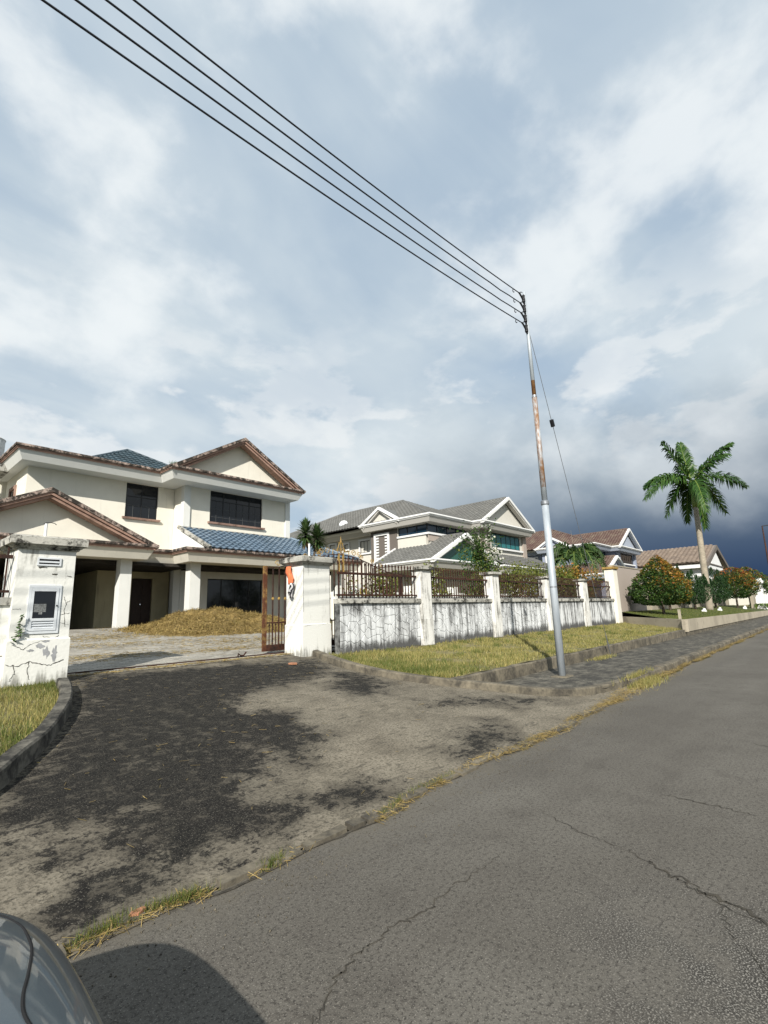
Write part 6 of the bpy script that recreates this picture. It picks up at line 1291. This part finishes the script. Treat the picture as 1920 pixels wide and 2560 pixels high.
# ================================================================== PARKED CAR
CARY = 1.24
car = thing('parked_car', 'dark silver car parked at the near left, only its corner in view', 'car', (-1.7, CARY, 0))
def section(x, hw, zb, zs, zt):
    h = [(0, zb), (hw * .80, zb), (hw * .94, zb + .06), (hw, zb + (zs - zb) * .35), (hw * .998, zb + (zs - zb) * .62), (hw * .975, zs - .05), (hw * .94, zs), (hw * .88, zs + (zt - zs) * .35), (hw * .72, zs + (zt - zs) * .68), (hw * .45, zs + (zt - zs) * .92), (0, zt)]
    return [(x, CARY + a, b) for a, b in h] + [(x, CARY - a, b) for a, b in h[-2:0:-1]]
secs = [(0.62, .10, .39, .49, .53), (0.612, .30, .31, .57, .615), (0.59, .46, .27, .62, .665), (0.55, .60, .24, .655, .70), (0.49, .70, .23, .68, .725), (0.40, .79, .22, .70, .75), (0.24, .85, .21, .725, .78), (-0.03, .88, .21, .75, .82), (-0.38, .89, .21, .78, .865), (-1.1, .895, .22, .85, .94), (-1.9, .895, .22, .88, .96), (-2.9, .89, .22, .89, .97), (-3.5, .87, .24, .89, .97), (-3.9, .83, .27, .86, .93), (-4.12, .74, .30, .78, .82), (-4.18, .60, .36, .66, .68)]
m = MB(); k = 20; S = [section(*s) for s in secs]
for s in S: m.v += s
for i in range(len(S) - 1):
    for a in range(k): b = (a + 1) % k; m.f.append((i * k + a, i * k + b, (i + 1) * k + b, (i + 1) * k + a))
m.f.append(tuple(range(k - 1, -1, -1))); m.f.append(tuple((len(S) - 1) * k + a for a in range(k)))
body = m.build('body', 'carpaint', car, True); md = body.modifiers.new('sub', 'SUBSURF'); md.levels = 2; md.render_levels = 2
bpy.context.view_layer.update()
ev = body.evaluated_get(bpy.context.evaluated_depsgraph_get())
def drop(x, y):
    ok, loc, nn_, _ = ev.ray_cast(Vector((x, y, 2.0)), Vector((0, 0, -1))); return Vector((x, y, loc.z)) if ok else None
def seam(pts, r, mat, name, sink=0.4):
    P = [drop(p.x, p.y) for p in smooth_path([(a, b, 0) for a, b in pts], 8)]; P = [p + Vector((0, 0, -r * sink)) for p in P if p]; mb = MB(); mb.tube(P, r, 6); return mb.build(name, mat, body)
far = [(-1.05, CARY + .83), (-0.4, CARY + .82), (0.1, CARY + .775), (0.33, CARY + .70), (0.44, CARY + .61), (0.487, CARY + .50), (0.495, CARY + .40), (0.49, CARY + .30), (0.463, CARY + .17), (0.44, CARY + .08), (0.43, CARY)]
seam(far + [(a, 2 * CARY - b) for a, b in far[-2::-1]], 0.0052, 'rubber', 'bonnet_seam')
m = MB(); m.tube(smooth_path([(0.505, CARY + .66, .565), (0.565, CARY + .50, .555), (0.605, CARY + .25, .545), (0.618, CARY, .54), (0.605, CARY - .25, .545), (0.565, CARY - .50, .555), (0.505, CARY - .66, .565)], 8), 0.016, 8); m.build('chrome_strip', 'chrome', body)
m = MB(); m.box(0.48, 0.585, CARY - .36, CARY + .36, .35, .46); m.build('grille', 'rubber', body)
for s in (-1, 1): m = MB(); m.tube([(0.12, CARY + s * .85, .62), (0.28, CARY + s * .815, .60), (0.42, CARY + s * .735, .58)], [.02, .05, .035], 10); m.build('headlight', 'lens', car)
# cabin
def csec(x, hw0, z0, hw1, z1): return [(x, CARY + hw0, z0), (x, CARY + hw1, z1), (x, CARY + hw1 * .6, z1 + .035), (x, CARY - hw1 * .6, z1 + .035), (x, CARY - hw1, z1), (x, CARY - hw0, z0)]
cs = [csec(-1.05, .76, .93, .72, .95), csec(-1.85, .81, .92, .62, 1.40), csec(-2.55, .82, .92, .61, 1.44), (csec(-3.1, .81, .92, .59, 1.36)), csec(-3.7, .75, .94, .66, .96)]
m = MB()
for s in cs: m.v += s
for i in range(4):
    for a in range(5): m.f.append((i * 6 + a, (i + 1) * 6 + a, (i + 1) * 6 + a + 1, i * 6 + a + 1))
m.build('cabin', 'carglass', car, True)
m = MB()
for i in range(1, 4):
    s = cs[i]; m.v += [(p[0], p[1], p[2] + .012) for p in s[1:5]]
for i in range(2):
    for a in range(3): m.f.append((i * 4 + a, (i + 1) * 4 + a, (i + 1) * 4 + a + 1, i * 4 + a + 1))
m.build('roof', 'carpaint', car, True)
for s in (-1, 1):
    for (a, b) in ((0, 1), (2, 2), (3, 4)): 
        q = cs[a] if a != b else cs[2]; i0, i1 = (0, 1) if s > 0 else (5, 4); m = MB(); p0 = Vector(cs[a][i1 if a == b else i1]) if a != b else Vector(cs[2][i0]); p1 = Vector(cs[b][i1]); m.bar(p0, p1, .05, .05); m.build('window_pillar', 'carpaint', car)
for x in (-0.35, -3.2):
    for s in (-1, 1):
        y = CARY + s * .80; m = MB(); m.tube([(x, y - .10, .31), (x, y - .085, .31), (x, y + .085, .31), (x, y + .10, .31)], [.27, .31, .31, .27], 24); wh = m.build('wheel', 'rubber', car, False); m = MB(); yo = y + s * .101
        m.tube([(x, yo, .31), (x, yo + s * .006, .31)], .20, 18)
        for q in range(5): a = 6.283 * q / 5; m.bar((x, yo + s * .012, .31), (x + .17 * math.cos(a), yo + s * .012, .31 + .17 * math.sin(a)), .045, .02)
        m.build('rim', 'alu', wh)
for s in (-1, 1): m = MB(); m.frustum(-1.35, -1.23, CARY + s * .95 - .08, CARY + s * .95 + .08, .98, 1.10, 0, -.01); m.bar((-1.28, CARY + s * .80, .96), (-1.28, CARY + s * .90, 1.02), .04); m.build('mirror', 'carpaint', car)
car.rotation_euler.z = R(-5); car.location = (-1.70, 1.70, 0)
